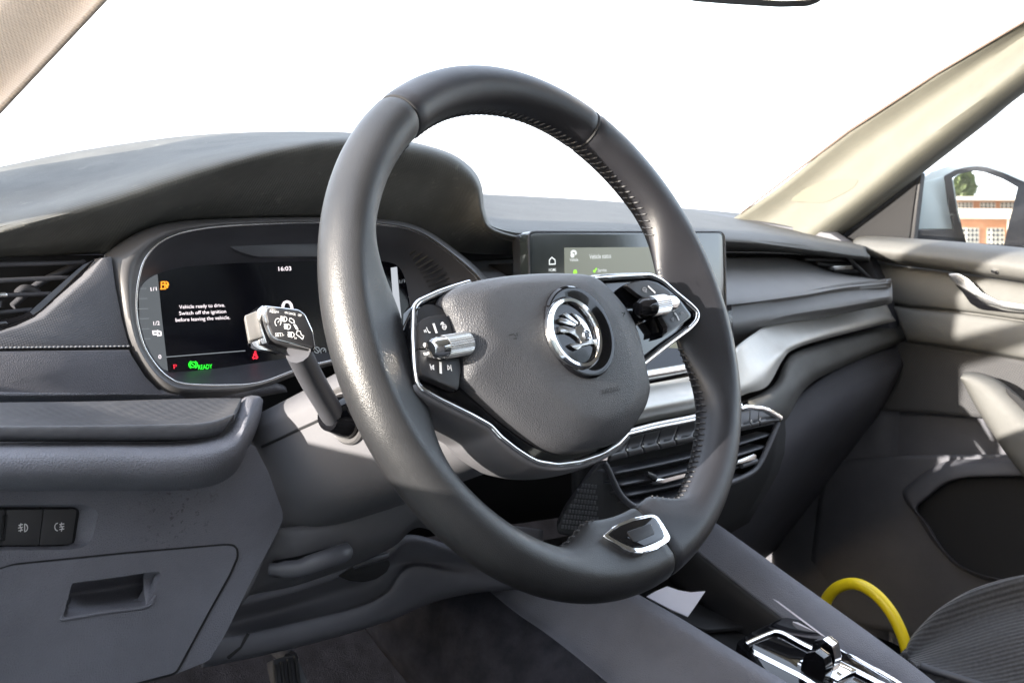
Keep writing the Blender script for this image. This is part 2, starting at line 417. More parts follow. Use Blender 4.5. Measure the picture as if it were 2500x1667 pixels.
# ================================================================ CAR SHELL (roof, pillars, glass)
def bend(r, k=.075):   # the passenger side of the dash sweeps back towards the door
    return [(a, b, c-k*max(0, (a-1400)/620)**1.4) for a, b, c in r]
def sect_beam(name, A, B, size, mat, parent, **k):
    return tube(name, [Vec(A), Vec(B)], size, mat, parent, ns=12, **k)
pl_l = thing('a_pillar', 'woven beige windscreen pillar at the upper left corner', 'pillar', (-.29, .256, -.2))
L0 = PX(-.205)((-5, 228)); L1 = PX(-.18)((215, -8)); dl = (L1-L0).normalized()
La, Lb = L0-dl*.42, L1+dl*.42
nrm = -ray((100, 100)).normalized(); nrm = (nrm-dl*nrm.dot(dl)).normalized(); dn = dl.cross(nrm); dn = -dn if dn.dot(RGT) > 0 else dn
rails = []
for (a, b) in ((.012, -.004), (0, 0), (-.003, .012), (-.005, .03), (-.010, .044), (-.04, .046)):
    rails.append([La+nrm*a*0-nrm*(-a)+dn*b, L0.lerp(L1, .5)+nrm*a+dn*b, Lb+nrm*a+dn*b])
loft('trim', rails, M_beigew, pl_l, nu=24, nv=14, thick=.004)
ob = thing('roof', 'car roof with pale headliner above the cabin', 'roof', (.36, -.8, .5))
def grid(name, f, nu, nv, mt, parent, th, **k): return loft(name, [[f(i/(nu-1), j/(nv-1)) for i in range(nu)] for j in range(nv)], mt, parent, nu=nu*2, thick=th, **k)
def roof_p(u, v): x = -.2+1.12*u; return Vec((x, .02-1.9*v-.10*(abs(2*u-1)**2)*(1-v), .50+.07*(1-(2*u-1)**2)+.03*math.sin(v*3)))
grid('headliner', roof_p, 9, 7, M_head, ob, .035)

# driver door, unseen; angle and belt height shaped to shade the lower dash
dd = thing('shading_driver_door', 'unseen silver driver door set ajar to shade the lower dash', 'door', (-.42, .45, -.4))
ax_ = Vec((-math.sin(rad(22)), -math.cos(rad(22)), 0)); nx_ = Vec((ax_.y, -ax_.x, 0)); nx_ = nx_ if nx_.x > 0 else -nx_
hp_ = Vec((-.44, .45, 0))
plate('panel', [hp_+ax_*t+Vec((0, 0, z)) for t, z in ((0, -.75), (1.1, -.75), (1.15, -.4), (1.12, .06), (.55, .06), (.3, .035), (0, .035))], nx_, .09, M_body, dd, bevel=.008)
tube('window_frame', [hp_+ax_*t+Vec((.0, 0, z))-nx_*.03 for t, z in ((0, .10), (.12, .19), (.35, .30), (.62, .42), (.8, .46), (1.0, .48), (1.12, .46), (1.12, .0))], .016, M_body, dd, n=30, ns=8)
box('sun_block_mirror', hp_+ax_*.19-nx_*.17+Vec((0, 0, .28)), .24, .15, .17, M_body, dd, axes=(nx_, ax_, Vec((0, 0, 1))), bevel=.03, seg=4)  # unseen mirror set too high, added to block sun from the near hood
box('sun_block_foot', hp_+ax_*.19-nx_*.06+Vec((0, 0, .20)), .12, .05, .04, M_dark, dd, axes=(nx_, ax_, Vec((0, 0, 1))), bevel=.01)
# rest of the body behind the picture edge: seats, centre posts, rear bulkhead
cb = thing('car_body', 'silver car body shell around the cabin', 'car body', (.36, -1, -.6))
box('rear_quarter', Vec((-.42, -1.42, -.06)), .07, 1.1, 1.16, M_body, cb); box('rear_quarter', Vec((1.12, -1.42, -.06)), .07, 1.1, 1.16, M_body, cb)
box('bulkhead', Vec((.35, -1.93, .25)), 1.5, .06, .9, M_dark, cb); box('sill', Vec((-.42, -.3, -.56)), .12, 1.5, .16, M_body, cb)
box('floor_pan', Vec((.35, -1.2, -.63)), 1.5, 1.5, .03, M_matt, cb); box('firewall', Vec((.35, .78, -.35)), 1.5, .04, .66, M_matt, cb)
box('bonnet', Vec((.36, 1.25, -.16)), 1.5, .95, .04, M_body, cb, bevel=.01)
ds = thing('driver_seat', 'black fabric driver seat behind the steering wheel', 'seat', (0, -.5, -.6))
box('cushion', Vec((.0, -.45, -.36)), .50, .50, .16, M_seat, ds, bevel=.05, seg=4)
box('backrest', Vec((.0, -.80, .08)), .50, .16, .72, M_seat, ds, axes=(Vec((1, 0, 0)), Vec((0, .95, .3)).normalized(), Vec((0, -.3, .95)).normalized()), bevel=.05, seg=4)
box('headrest', Vec((.0, -.93, .43)), .26, .10, .18, M_seat, ds, bevel=.04, seg=4)
rs = thing('bench_seat', 'black fabric rear bench', 'seat', (.35, -1.4, -.6))
box('cushion', Vec((.36, -1.4, -.32)), 1.3, .50, .2, M_seat, rs, bevel=.05); box('backrest', Vec((.36, -1.72, .05)), 1.3, .16, .7, M_seat, rs, bevel=.05)
# right pillar
pl_r = thing('a_pillar', 'cream windscreen pillar rising behind the passenger door', 'pillar', (1.0, .4, 0))
pr = [rX([(1640, 530), (1705, 490), (1800, 425), (1950, 303), (2150, 172), (2352, 52), (2560, -70)], 1.0),
      rX([(1700, 560), (1760, 512), (1850, 445), (2000, 330), (2180, 205), (2352, 85), (2560, -60)], 1.02),
      rX([(1800, 590), (1880, 523), (1965, 458), (2100, 348), (2230, 245), (2352, 150), (2560, 0)], 1.0),
      rX([(1860, 592), (1935, 528), (2030, 455), (2140, 368), (2260, 275), (2352, 205), (2560, 60)], 1.035),
      rX([(1870, 596), (1945, 533), (2040, 461), (2150, 374), (2270, 281), (2352, 215), (2560, 70)], 1.06)]
tr_ = loft('trim', pr, M_beige, pl_r, nu=30, nv=20, thick=.003)
plate('airbag_mark', drape(fillet([(1812, 462), (1850, 432), (1900, 414), (1975, 411), (1962, 432), (1900, 465), (1870, 466)], 14), tr_, 'd', .0006), (-1, -.2, .1), .001, mat('airbag mark', (.10, .096, .072), .7), pl_r, bevel=0)
plate('weather_strip', rX([(1700, 492), (1703, 487), (1948, 299), (2150, 167), (2352, 48), (2352, 52), (2150, 172), (1950, 303)], .998), (-1, -.2, 0), .004, mat('seal', (.09, .06, .045), .7), pl_r, bevel=0)

# windscreen
ws = thing('windscreen', 'clear curved windscreen glass above the dashboard', 'windscreen', (.36, .45, .2))
loft('glass', [[Vec((-.38, .62, -.03)), Vec((0, .80, -.0)), Vec((.37, .86, .01)), Vec((.74, .80, 0)), Vec((1.12, .60, -.04))],
               [Vec((-.30, .28, .25)), Vec((.0, .38, .28)), Vec((.37, .42, .29)), Vec((.74, .38, .28)), Vec((1.06, .24, .25))],
               [Vec((-.22, -.08, .50)), Vec((.0, 0.0, .54)), Vec((.37, .03, .555)), Vec((.74, .0, .54)), Vec((.98, -.08, .50))]], M_glass, ws, nu=24, nv=10, thick=0)

# rear view mirror
rv = thing('rear_view_mirror', 'black rear view mirror cut off by the top edge', 'mirror', (.37, .08, .3))
rp = PX(.31)
o_ = fillet([(1545, -85), (1553, -22), (1600, -9), (1680, -3), (1800, 4), (1870, 2), (1900, -10), (1915, -32), (1921, -100)], 12)
plate('housing', [rp(p) for p in o_], (-.75, -.65, .1), .025, M_dark, rv, bevel=.005, seg=3)
plate('glass', [rp(p)+Vec((-.75, -.65, .1))*.0015 for p in fillet([(1600, -70), (1604, -10), (1690, -3), (1800, 3), (1870, 0), (1895, -10), (1905, -80)], 10)], (-.75, -.65, .1), .001, M_mirror, rv, bevel=0)
tube('stem', [rp((1740, -60))+Vec((.02, .02, 0)), rp((1740, -60))+Vec((.02, .0, .07)), rp((1740, -60))+Vec((.02, -.02, .24))], .005, M_dark, rv, n=8)

# ================================================================ DASHBOARD
da = thing('dashboard', 'dark grey dashboard with driver hood, fascia and padded lower trim', 'dashboard', (.36, .35, -.15))
H0 = railY([(-120, 408, .56), (0, 383, .52), (150, 352, .5), (300, 328, .48), (430, 312, .46), (560, 304, .44), (700, 302, .42), (820, 306, .40), (940, 325, .37), (1030, 350, .34), (1082, 385, .31), (1106, 425, .285), (1113, 480, .27), (1130, 515, .27), (1180, 533, .275), (1230, 537, .28)])
H1 = railY([(-120, 520, .36), (0, 478, .36), (120, 445, .36), (260, 400, .36), (420, 350, .355), (560, 326, .345), (700, 315, .33), (820, 316, .315), (940, 333, .30), (1028, 357, .285), (1078, 392, .27), (1102, 430, .26), (1110, 482, .255), (1128, 518, .256), (1180, 537, .262), (1230, 541, .265)])
H2 = railY([(-120, 570, .26), (0, 533, .25), (120, 500, .245), (250, 465, .24), (370, 425, .235), (500, 384, .232), (640, 348, .23), (780, 331, .23), (930, 343, .235), (1020, 365, .24), (1070, 398, .242), (1096, 434, .242), (1106, 486, .242), (1124, 523, .245), (1178, 543, .25), (1230, 547, .25)])
H3_ = railY([(-120, 592, .25), (0, 556, .24), (120, 525, .235), (250, 490, .23), (370, 450, .226), (500, 410, .224), (640, 372, .222), (780, 352, .222), (925, 362, .226), (1005, 382, .23), (1052, 412, .232), (1078, 446, .233), (1092, 496, .236), (1114, 535, .24), (1172, 556, .245), (1230, 560, .245)])
H4 = railY([(-120, 604, .29), (0, 592, .29), (110, 588, .288), (216, 584, .285), (252, 580, .28), (324, 536, .278), (396, 513, .278), (540, 504, .278), (735, 500, .278), (880, 511, .278), (960, 528, .28), (1010, 558, .282), (1055, 578, .285), (1110, 584, .29), (1170, 584, .295), (1230, 583, .295)])
H3 = [a.lerp(b, .45)+Vec((0, -.002, 0)) for a, b in zip(H2, H4)]
loft('hood', [H0, H1, H2, H3, H4], M_pad, da, nu=120, nv=44, thick=.006, smooth=60)
s0 = railY([(1000, 430, .60), (1105, 445, .62), (1200, 450, .64), (1390, 461, .65), (1560, 477, .64), (1700, 490, .60), (1800, 506, .53), (1890, 524, .46), (1950, 537, .41), (1990, 548, .37)])
s1 = railY([(1000, 490, .42), (1105, 502, .42), (1200, 508, .42), (1390, 506, .42), (1560, 511, .42), (1700, 520, .41), (1800, 532, .39), (1890, 545, .37), (1945, 553, .35), (1990, 560, .335)])
s2 = railY(bend([(1000, 522, 0.32), (1105, 530, 0.32), (1200, 536, 0.315), (1390, 535, 0.31), (1560, 537, 0.31), (1700, 543, 0.31), (1800, 554, 0.31), (1890, 564, 0.315), (1945, 570, 0.32), (1990, 576, 0.33)]))
s3 = railY(bend([(1000, 540, 0.308), (1105, 546, 0.308), (1200, 551, 0.303), (1390, 550, 0.298), (1560, 551, 0.298), (1700, 555, 0.298), (1800, 566, 0.298), (1890, 577, 0.303), (1945, 584, 0.308), (1995, 590, 0.318)]))
s4 = railY(bend([(1000, 585, 0.365), (1105, 580, 0.365), (1200, 579, 0.36), (1390, 579, 0.355), (1560, 580, 0.355), (1700, 581, 0.355), (1800, 585, 0.355), (1890, 592, 0.36), (1945, 597, 0.365), (1998, 602, 0.365)]))
loft('top_pad', [s0, s1, s2, s3, s4], M_padr, da, nu=60, nv=36, thick=.006, smooth=60)
for k in range(5):   # dust vent slots along the right of the top pad base
    pass
plate('defrost_vent', railY([(1850, 519, .452), (1875, 520, .44), (1945, 548, .37), (1930, 548, .38)]), (-.2, -.3, .9), .004, M_dark, da, bevel=0)
# hidden body behind, closes the light gaps
loft('fascia_core', [rY([(-200, 590), (300, 590), (900, 560), (1500, 570), (1990, 590)], .36), rY([(-200, 1100), (300, 1100), (900, 900), (1500, 900), (2060, 760)], .38),
                     rY([(-200, 1500), (300, 1450), (900, 1250), (1500, 1150), (2060, 1000)], .42)], M_matt, da, nu=20, nv=8, thick=.01)
# left fascia
pf = Plane(PY(.240)((100, 800)), (0, -math.cos(rad(8)), math.sin(rad(8))))
plate('fabric_panel', pf.many([(-90, 798), (-90, 768), (0, 764), (55, 747), (98, 727), (160, 672), (205, 632), (236, 592), (258, 588), (268, 660), (284, 738), (300, 796)]), pf.n, .012, M_soft, da, bevel=.002)
plate('seam', pf.many([(-90, 812), (-90, 795), (296, 791), (300, 808)], off=-.003), pf.n, .01, M_seam, da, bevel=0)
stm = None
def capsule(r, l):
    bm = bmesh.new(); bmesh.ops.create_icosphere(bm, subdivisions=1, radius=1)
    for v in bm.verts: v.co = Vec((v.co.x*l, v.co.y*r, v.co.z*r))
    me = bpy.data.meshes.new('stitch'); bm.to_mesh(me); bm.free()
    for p in me.polygons: p.use_smooth = True
    return me
cap_s = capsule(.0007, .0020); cap_s.materials.append(M_threadW)
i_ = 0
for i in range(34):
    a = pf((-40+i*10, 799.5-i*.12), 'd', .0005); b = pf((-32+i*10, 798.5-i*.12), 'd', .0005)
    o = bpy.data.objects.new('stitch', cap_s); COL.objects.link(o); o.parent = da; o.matrix_parent_inverse = da.matrix_world.inverted()
    x = (b-a).normalized(); o.matrix_basis = frame((a+b)/2, x, pf.n.cross(x), pf.n)
pg = Plane(PY(.236)((100, 860)), (0, -math.cos(rad(4)), math.sin(rad(4))))
plate('honeycomb_panel', pg.many([(-90, 809), (297, 804), (304, 818), (335, 866), (372, 902), (378, 906), (-90, 909)]), pg.n, .012, M_honey, da, bevel=.002)
loft('under_lip', [rY([(-90, 908), (150, 907), (300, 905), (440, 906), (560, 900), (640, 885)], .234), rY([(-90, 914), (150, 913), (300, 911), (440, 912), (560, 908), (650, 893)], .237), rY([(-90, 926), (150, 925), (300, 922), (440, 922), (560, 916), (660, 900)], .252)], M_grain, da, nu=30, nv=8)
# decor shelf
loft('decor_shelf', [railY([(-240, 350, .205), (0, 345, .205), (600, 338, .205), (1150, 322, .205), (1440, 317, .204), (1545, 317, .203)], 'B'),
                     railY([(-240, 420, .19), (0, 417, .19), (600, 412, .19), (1150, 402, .19), (1400, 388, .19), (1527, 354, .192)], 'B'),
                     railY([(-240, 488, .172), (0, 486, .172), (600, 482, .172), (1130, 472, .172), (1340, 456, .173), (1502, 408, .178)], 'B'),
                     railY([(-240, 503, .168), (0, 501, .168), (600, 497, .168), (1130, 487, .168), (1340, 472, .169), (1494, 424, .175)], 'B'),
                     railY([(-240, 560, .167), (0, 557, .167), (600, 560, .167), (1130, 553, .167), (1300, 538, .168), (1436, 512, .174)], 'B'),
                     railY([(-240, 590, .172), (0, 587, .172), (600, 588, .172), (1110, 585, .172), (1270, 574, .173), (1390, 556, .178)], 'B')], M_shelf, da, nu=60, nv=30, thick=.006)
loft('padded_bolster', [railY([(-240, 596, .195), (0, 595, .195), (600, 594, .195), (1150, 590, .195), (1400, 540, .195), (1480, 430, .20), (1545, 325, .21), (1600, 300, .215)], 'B'),
                        railY([(-240, 622, .172), (0, 620, .172), (600, 618, .172), (1160, 615, .172), (1440, 560, .175), (1530, 440, .18), (1580, 340, .195), (1640, 302, .208)], 'B'),
                        railY([(-240, 700, .150), (0, 696, .150), (600, 692, .150), (1180, 690, .150), (1480, 620, .156), (1575, 480, .168), (1615, 370, .187), (1658, 308, .205)], 'B'),
                        railY([(-240, 800, .148), (0, 797, .148), (600, 795, .148), (1200, 790, .149), (1490, 690, .156), (1590, 540, .168), (1640, 400, .187), (1668, 318, .206)], 'B'),
                        railY([(-240, 880, .158), (0, 877, .158), (600, 875, .158), (1210, 868, .159), (1485, 765, .167), (1592, 590, .178), (1655, 430, .195), (1675, 325, .21)], 'B'),
                        railY([(-240, 912, .178), (0, 908, .178), (600, 905, .178), (1215, 897, .179), (1475, 815, .185), (1585, 640, .193), (1658, 460, .208), (1678, 335, .22)], 'B'),
                        railY([(-240, 915, .21), (0, 911, .21), (600, 908, .21), (1215, 900, .21), (1470, 822, .21), (1580, 650, .215), (1655, 470, .225), (1678, 345, .235)], 'B')], M_grain, da, nu=80, nv=40, thick=.006)
# lower panel with switch scoop
plw = Plane(PY(.185)((250, 1200)), (0, -math.cos(rad(-4)), math.sin(rad(-4))))
scoop = fillet([(-200, 160), (395, 158), (455, 178), (470, 205), (440, 330), (400, 362), (335, 376), (-200, 380)], 25)
hr = fillet([(345, 534), (560, 506), (690, 486), (760, 478), (772, 492), (735, 582), (705, 636), (690, 642), (480, 668), (312, 700), (302, 690), (326, 600)], 14)
plate('lower_panel', plw.many(fillet([(-260, 60), (900, 60), (1215, -130), (1283, 0), (1322, 110), (1352, 190), (1355, 228), (1318, 310), (1205, 520), (1080, 775), (1000, 905), (835, 972), (640, 1020), (400, 1075), (-260, 1090)], 22), 'C'), plw.n, .012, M_low2, da, hole=[plw.many(scoop, 'C'), plw.many(hr, 'C')])
sf = fillet([(-200, 172), (352, 172), (376, 180), (380, 200), (358, 335), (342, 356), (325, 362), (-200, 366)], 14)
loft('switch_scoop', [resample(plw.many(scoop, 'C'), 60), resample(plw.many(sf, 'C', -.010), 60)], M_lower, da, nu=120, nv=5, closed=True, thick=0)
plate('switch_surround', plw.many(sf, 'C', -.010), plw.n, .004, M_matt, da, bevel=0)
for nm, q, sym in (('switch', [(34, 184), (207, 183), (186, 355), (10, 356)], 'fog'), ('switch', [(212, 183), (354, 181), (368, 190), (346, 342), (330, 352), (190, 355)], 'rear'), ('switch', [(-120, 184), (24, 184), (16, 356), (-120, 357)], '')):
    k = plate(nm, plw.many(fillet(q, 6), 'C', -.006), plw.n, .006, M_keyg, da, bevel=.0012)
    ip = plw
    if sym == 'fog':
        icon('symbol', [arc(118, 270, 14, 18, -90, 90)+[(118, 252)], [(90, 258), (108, 254)], [(88, 271), (108, 267)], [(90, 284), (108, 280)], [(100, 250), (96, 262), (102, 274), (98, 288)]], plw, .0007, M_white, k, 'C', -.0055)
    elif sym == 'rear':
        icon('symbol', [arc(276, 266, 14, 18, 90, 270)+[(276, 248)], [(286, 254), (306, 251)], [(286, 266), (306, 263)], [(286, 278), (306, 275)], [(295, 246), (291, 258), (298, 270), (294, 286)]], plw, .0007, M_white, k, 'C', -.0055)
tube('coin_slot', plw.many([(18, 212), (32, 208), (20, 330), (6, 332)], 'C', -.0055), .0006, M_matt, da, closed=True, ns=6)
# storage lid
lid = fillet([(-260, 500), (0, 474), (70, 452), (600, 398), (1085, 356), (1128, 362), (1134, 405), (1098, 490), (1000, 665), (840, 962), (640, 1014), (-260, 1075)], 26)
tube('lid_gap', plw.many(lid, 'C', .0005), .0016, M_seam, da, closed=True, ns=6)
ld_ = plate('storage_lid', plw.many(lid, 'C', .003), plw.n, .006, M_lower, da, hole=plw.many(hr, 'C', .003))
hb = plw.many(hr, 'C', .003)
hk = [PY(.185)(p, 'C') for p in hr]
pk_ = lambda pts, d: plw.many(pts, 'C', .003-d)
loft('handle_recess', [pk_([(330, 540), (345, 534), (560, 506), (690, 486), (772, 478)], 0), pk_([(331, 552), (350, 546), (562, 518), (690, 498), (766, 490)], .026), pk_([(326, 596), (345, 586), (560, 558), (680, 540), (750, 524)], .036),
                     pk_([(320, 640), (336, 640), (560, 610), (672, 592), (735, 570)], .024), pk_([(312, 684), (325, 683), (550, 650), (690, 624), (722, 605)], .006), pk_([(300, 702), (312, 702), (482, 672), (695, 645), (740, 590)], -.0005)], M_lower, ld_, nu=40, nv=36, thick=.002, smooth=70)
loft('handle_side', [pk_([(688, 484), (735, 479), (775, 480)], 0), pk_([(690, 520), (730, 510), (766, 510)], .010), pk_([(690, 580), (712, 570), (742, 575)], .006), pk_([(700, 644), (712, 630), (732, 600)], -.0003)], M_lower, ld_, nu=14, nv=14, thick=.002, smooth=70)
# left air vent
va = thing('air_vent', 'black air vent with thin slats at the left edge of the dashboard', 'air vent', (-.25, .24, .03))
vp = Plane(PY(.258)((100, 680)), (0, -1, .1))
plate('recess', vp.many([(-90, 588), (240, 586), (232, 600), (100, 730), (0, 768), (-90, 775)], off=-.03), vp.n, .004, M_matt, va, bevel=0)
fr_o = [(-90, 586), (120, 592), (238, 588), (200, 634), (158, 674), (100, 728), (55, 748), (0, 762), (-90, 772)]
fr_i = [(-90, 604), (110, 604), (196, 603), (160, 636), (125, 668), (76, 712), (45, 728), (0, 738), (-90, 745)]
loft('frame', [vp.many(fr_o[2:], off=.003), vp.many(fr_i[2:], off=.001), vp.many(fr_i[2:], off=-.028)], M_gloss, va, nu=40, nv=6, thick=.002)
tube('frame_edge', vp.many([(96, 731), (55, 751), (0, 764), (-90, 774)], off=.004), .0016, M_satin, va, n=16, ns=8)
for i, s_ in enumerate(([(-250, 1160), (0, 1137), (470, 1116)], [(-250, 1250), (0, 1232), (340, 1220)], [(-250, 1355), (0, 1340), (215, 1322)], [(-250, 1050), (0, 1035), (530, 1022)], [(-250, 1440), (0, 1428), (90, 1420)])):
    tube('slat', vp.many(s_, 'A', -.008-.001*i), .0016, M_plain, va, n=10, ns=8, flat=(1, 1))
tube('cross_link', vp.many([(80, 1300), (215, 1180), (330, 1110), (540, 1020)], 'A', -.018), .0025, M_plain, va, n=12, ns=8)
tube('cross_link', vp.many([(110, 1220), (150, 1190), (210, 1195), (240, 1215)], 'A', -.015), .003, M_plain, va, n=12, ns=8)
plate('slider_tab', vp.many([(-200, 1225), (38, 1210), (52, 1222), (50, 1240), (-200, 1260)], 'A', .004), vp.n, .01, M_satin, va, bevel=.001)
plate('slider_base', vp.many([(-200, 1265), (20, 1262), (15, 1310), (-200, 1330)], 'A', -.001), vp.n, .012, M_plain, va, bevel=.002)

# mid fascia right of the driver
m0 = railY(bend([(1040, 599, 0.355), (1210, 592, 0.35), (1440, 589, 0.345), (1664, 588, 0.345), (1819, 591, 0.35), (1918, 625, 0.35), (2035, 645, 0.335)]))
m1 = railY(bend([(1040, 650, 0.305), (1210, 650, 0.295), (1440, 650, 0.29), (1668, 645, 0.288), (1830, 640, 0.29), (1940, 642, 0.293), (2044, 648, 0.295)]))
m2 = railY(bend([(1040, 700, 0.29), (1210, 705, 0.275), (1440, 705, 0.265), (1670, 699, 0.263), (1835, 680, 0.265), (1945, 660, 0.27), (2047, 650, 0.275)]))
m3 = railY(bend([(1040, 703, 0.294), (1210, 708, 0.28), (1440, 709, 0.271), (1670, 703, 0.269), (1836, 684, 0.271), (1946, 664, 0.276), (2049, 654, 0.282)]))
m4 = railY(bend([(1040, 760, 0.292), (1210, 780, 0.277), (1440, 770, 0.264), (1680, 750, 0.262), (1810, 728, 0.265), (1925, 708, 0.269), (2050, 680, 0.275)]))
m5 = railY(bend([(1040, 800, 0.32), (1210, 840, 0.3), (1440, 850, 0.29), (1693, 800, 0.29), (1770, 755, 0.29), (1900, 728, 0.293), (2048, 696, 0.3)]))
loft('mid_panel', [m0, m1, m2, m3, m4, m5], M_mid_lit, da, nu=60, nv=30, thick=.006, smooth=30)
tube('trim_line', railY([(1660, 579, .318), (1740, 580, .308), (1815, 582, .298), (1850, 583, .292)]), .003, M_satin, da, n=10, ns=8, flat=(1, .6))
dt = railY([(1380, 905, .155), (1420, 896, .155), (1488, 882, .155), (1589, 863, .158), (1655, 842, .165), (1689, 808, .18), (1703, 788, .20), (1732, 766, .22), (1768, 748, .237), (1876, 729, .247), (2037, 700, .262)])
dm = railY([(1380, 960, .135), (1420, 950, .135), (1488, 936, .135), (1591, 916, .138), (1662, 898, .148), (1700, 872, .165), (1730, 838, .185), (1765, 806, .205), (1800, 785, .222), (1884, 762, .232), (2048, 722, .246)])
d2 = railY([(1380, 975, .137), (1420, 965, .137), (1488, 950, .137), (1592, 931, .14), (1664, 912, .148), (1705, 890, .162), (1748, 864, .18), (1786, 818, .20), (1812, 796, .218), (1888, 771, .230), (2053, 730, .246)])
db = railY([(1380, 996, .15), (1420, 987, .15), (1488, 969, .15), (1593, 949, .152), (1662, 928, .158), (1712, 905, .17), (1763, 886, .186), (1797, 828, .208), (1822, 803, .225), (1893, 779, .237), (2058, 737, .254)])
loft('decor_strip', [dt, dm, d2, db], M_silver, da, nu=90, nv=26, thick=.005, smooth=50)
tube('decor_edge', railY([(1420, 872, .15), (1489, 860, .15), (1590, 842, .152), (1660, 822, .16)]), .0045, M_satin, da, n=20, ns=10)
b_0 = railY([(1715, 918, .185), (1757, 898, .195), (1782, 876, .205), (1802, 832, .22), (1827, 808, .235), (1896, 784, .255), (1980, 762, .27), (2062, 742, .285), (2078, 742, .30)])
b_1 = railY([(1735, 932, .165), (1770, 912, .175), (1800, 884, .185), (1818, 846, .20), (1845, 822, .215), (1908, 797, .235), (1990, 773, .25), (2074, 750, .268), (2092, 755, .29)])
b_2 = railY([(1770, 958, .165), (1795, 935, .172), (1820, 895, .182), (1840, 868, .195), (1866, 848, .21), (1930, 820, .23), (2010, 792, .245), (2082, 768, .262), (2098, 766, .29)])
b_3 = railY([(1790, 972, .19), (1808, 955, .19), (1830, 912, .20), (1850, 886, .212), (1880, 864, .225), (1948, 832, .243), (2020, 803, .257), (2086, 780, .275), (2102, 775, .30)])
b_4 = railY([(1790, 976, .235), (1809, 960, .235), (1832, 918, .24), (1852, 892, .25), (1882, 869, .255), (1950, 836, .265), (2022, 807, .28), (2088, 785, .295), (2104, 780, .31)])
loft('right_bolster', [b_0, b_1, b_2, b_3, b_4], M_padr, da, nu=60, nv=26, thick=.005, smooth=50)
loft('glove_box', [rY([(1770, 1000), (1830, 915), (1950, 836), (2100, 782)], .27), rY([(1700, 1120), (1790, 1050), (1900, 960), (2060, 870)], .26), rY([(1650, 1260), (1740, 1190), (1850, 1100), (2000, 1000)], .33), rY([(1600, 1400), (1700, 1330), (1800, 1250), (1960, 1150)], .45)], M_doorl, da, nu=24, nv=20, thick=.008)
loft('kick_panel', [[Vec((1.03, .62, -.02)), Vec((1.04, .4, -.05)), Vec((1.06, .27, -.1))], [Vec((1.03, .66, -.35)), Vec((1.04, .4, -.35)), Vec((1.06, .27, -.35))], [Vec((1.03, .68, -.63)), Vec((1.04, .4, -.63)), Vec((1.06, .27, -.63))]], M_doorl, da, nu=8, nv=8, thick=.01)
# dash end cap beside the passenger door
plate('end_cap', [Vec((1.005, y, z)) for y, z in ((.60, .0), (.36, -.02), (.30, -.05), (.27, -.10), (.26, -.16), (.30, -.20), (.34, -.30), (.42, -.45), (.60, -.5))], (-1, 0, 0), .02, M_plain, da, bevel=.003)
# right air vent
vr = thing('air_vent', 'dark air vent with bright slider beside the passenger door', 'air vent', (.95, .33, -.05))
vq = PY(.345)
vq = PY(.335)
plate('recess', vq.many([(1655, 570), (1990, 580), (2012, 600), (2040, 648), (1985, 655), (1900, 625), (1820, 596), (1655, 594)]), vq.n, .01, M_matt, vr, bevel=0)
for s_ in ([(820, 478), (950, 482), (1090, 486)], [(900, 506), (990, 515), (1130, 512)], [(1000, 552), (1100, 556), (1190, 556)], [(1090, 590), (1180, 596), (1230, 600)]):
    tube('slat', PY(.285).many(s_, 'G'), .0022, M_dark, vr, n=8, ns=8)
tube('frame', PY(.275).many([(1090, 460), (1150, 520), (1240, 605)], 'G'), .003, M_dark, vr, n=8, ns=8)
plate('slider_tab', PY(.274).many(fillet([(1000, 522), (1125, 520), (1130, 540), (1020, 546)], 6), 'G'), (0, -1, .2), .008, M_satin, vr, bevel=.001)
# ================================================================ INSTRUMENT CLUSTER
ic = thing('instrument_cluster', 'digital driver display with READY lamp inside its curved bezel', 'display', (0, .29, -.06))
D0 = Plane(PY(.29)((600, 720)), (0, -math.cos(rad(10)), math.sin(rad(10))))
def DP(o): return Plane(D0.p+D0.n*o, D0.n)
outc = [(735, 500), (540, 503), (400, 512), (325, 534), (256, 578), (246, 600), (258, 670), (272, 735), (290, 790), (322, 850), (372, 902), (432, 915), (520, 911), (600, 892), (690, 858), (790, 832), (900, 812), (1010, 790), (1100, 760), (1150, 705), (1118, 640), (1050, 578), (965, 523), (870, 504)]
inc = [(735, 511), (545, 517), (435, 530), (372, 553), (334, 592), (318, 640), (312, 690), (315, 740), (330, 795), (358, 840), (388, 868), (425, 882), (520, 885), (600, 878), (690, 846), (790, 822), (900, 800), (1000, 778), (1078, 745), (1120, 695), (1100, 645), (1040, 588), (960, 534), (870, 515)]
tub = [(735, 600), (560, 604), (440, 612), (385, 622), (345, 638), (323, 662), (317, 700), (322, 740), (336, 790), (360, 830), (385, 853), (420, 853), (500, 846), (590, 833), (690, 818), (790, 802), (880, 785), (930, 775), (945, 745), (940, 690), (930, 640), (915, 612), (890, 602), (850, 600)]
oc, incp, tb = DP(.042).many(outc), DP(.048).many(inc), DP(.001).many(tub)
mid = [DP(.054)(((a[0]+b[0]*2)/3, (a[1]+b[1]*2)/3)) for a, b in zip(outc, inc)]
loft('bezel', [DP(.015).many([(x+(x-620)*.0+0, y) for x, y in outc]), oc, mid, incp], M_bez, ic, nu=140, nv=16, closed=True, thick=0, smooth=60)
tube('bezel_edge', DP(.0485).many(inc), .0011, M_satin, ic, closed=True, n=140, ns=8)
step = [DP(.022)(((a[0]*.55+b[0]*.45), (a[1]*.6+b[1]*.4))) for a, b in zip(inc, tub)]
loft('tub_wall', [incp, step, tb], M_plain, ic, nu=140, nv=12, closed=True, thick=0, smooth=60)
glass = plate('display_glass', cr(DP(.0).many(tub), 96, True), D0.n, .004, M_screen, ic, bevel=0)
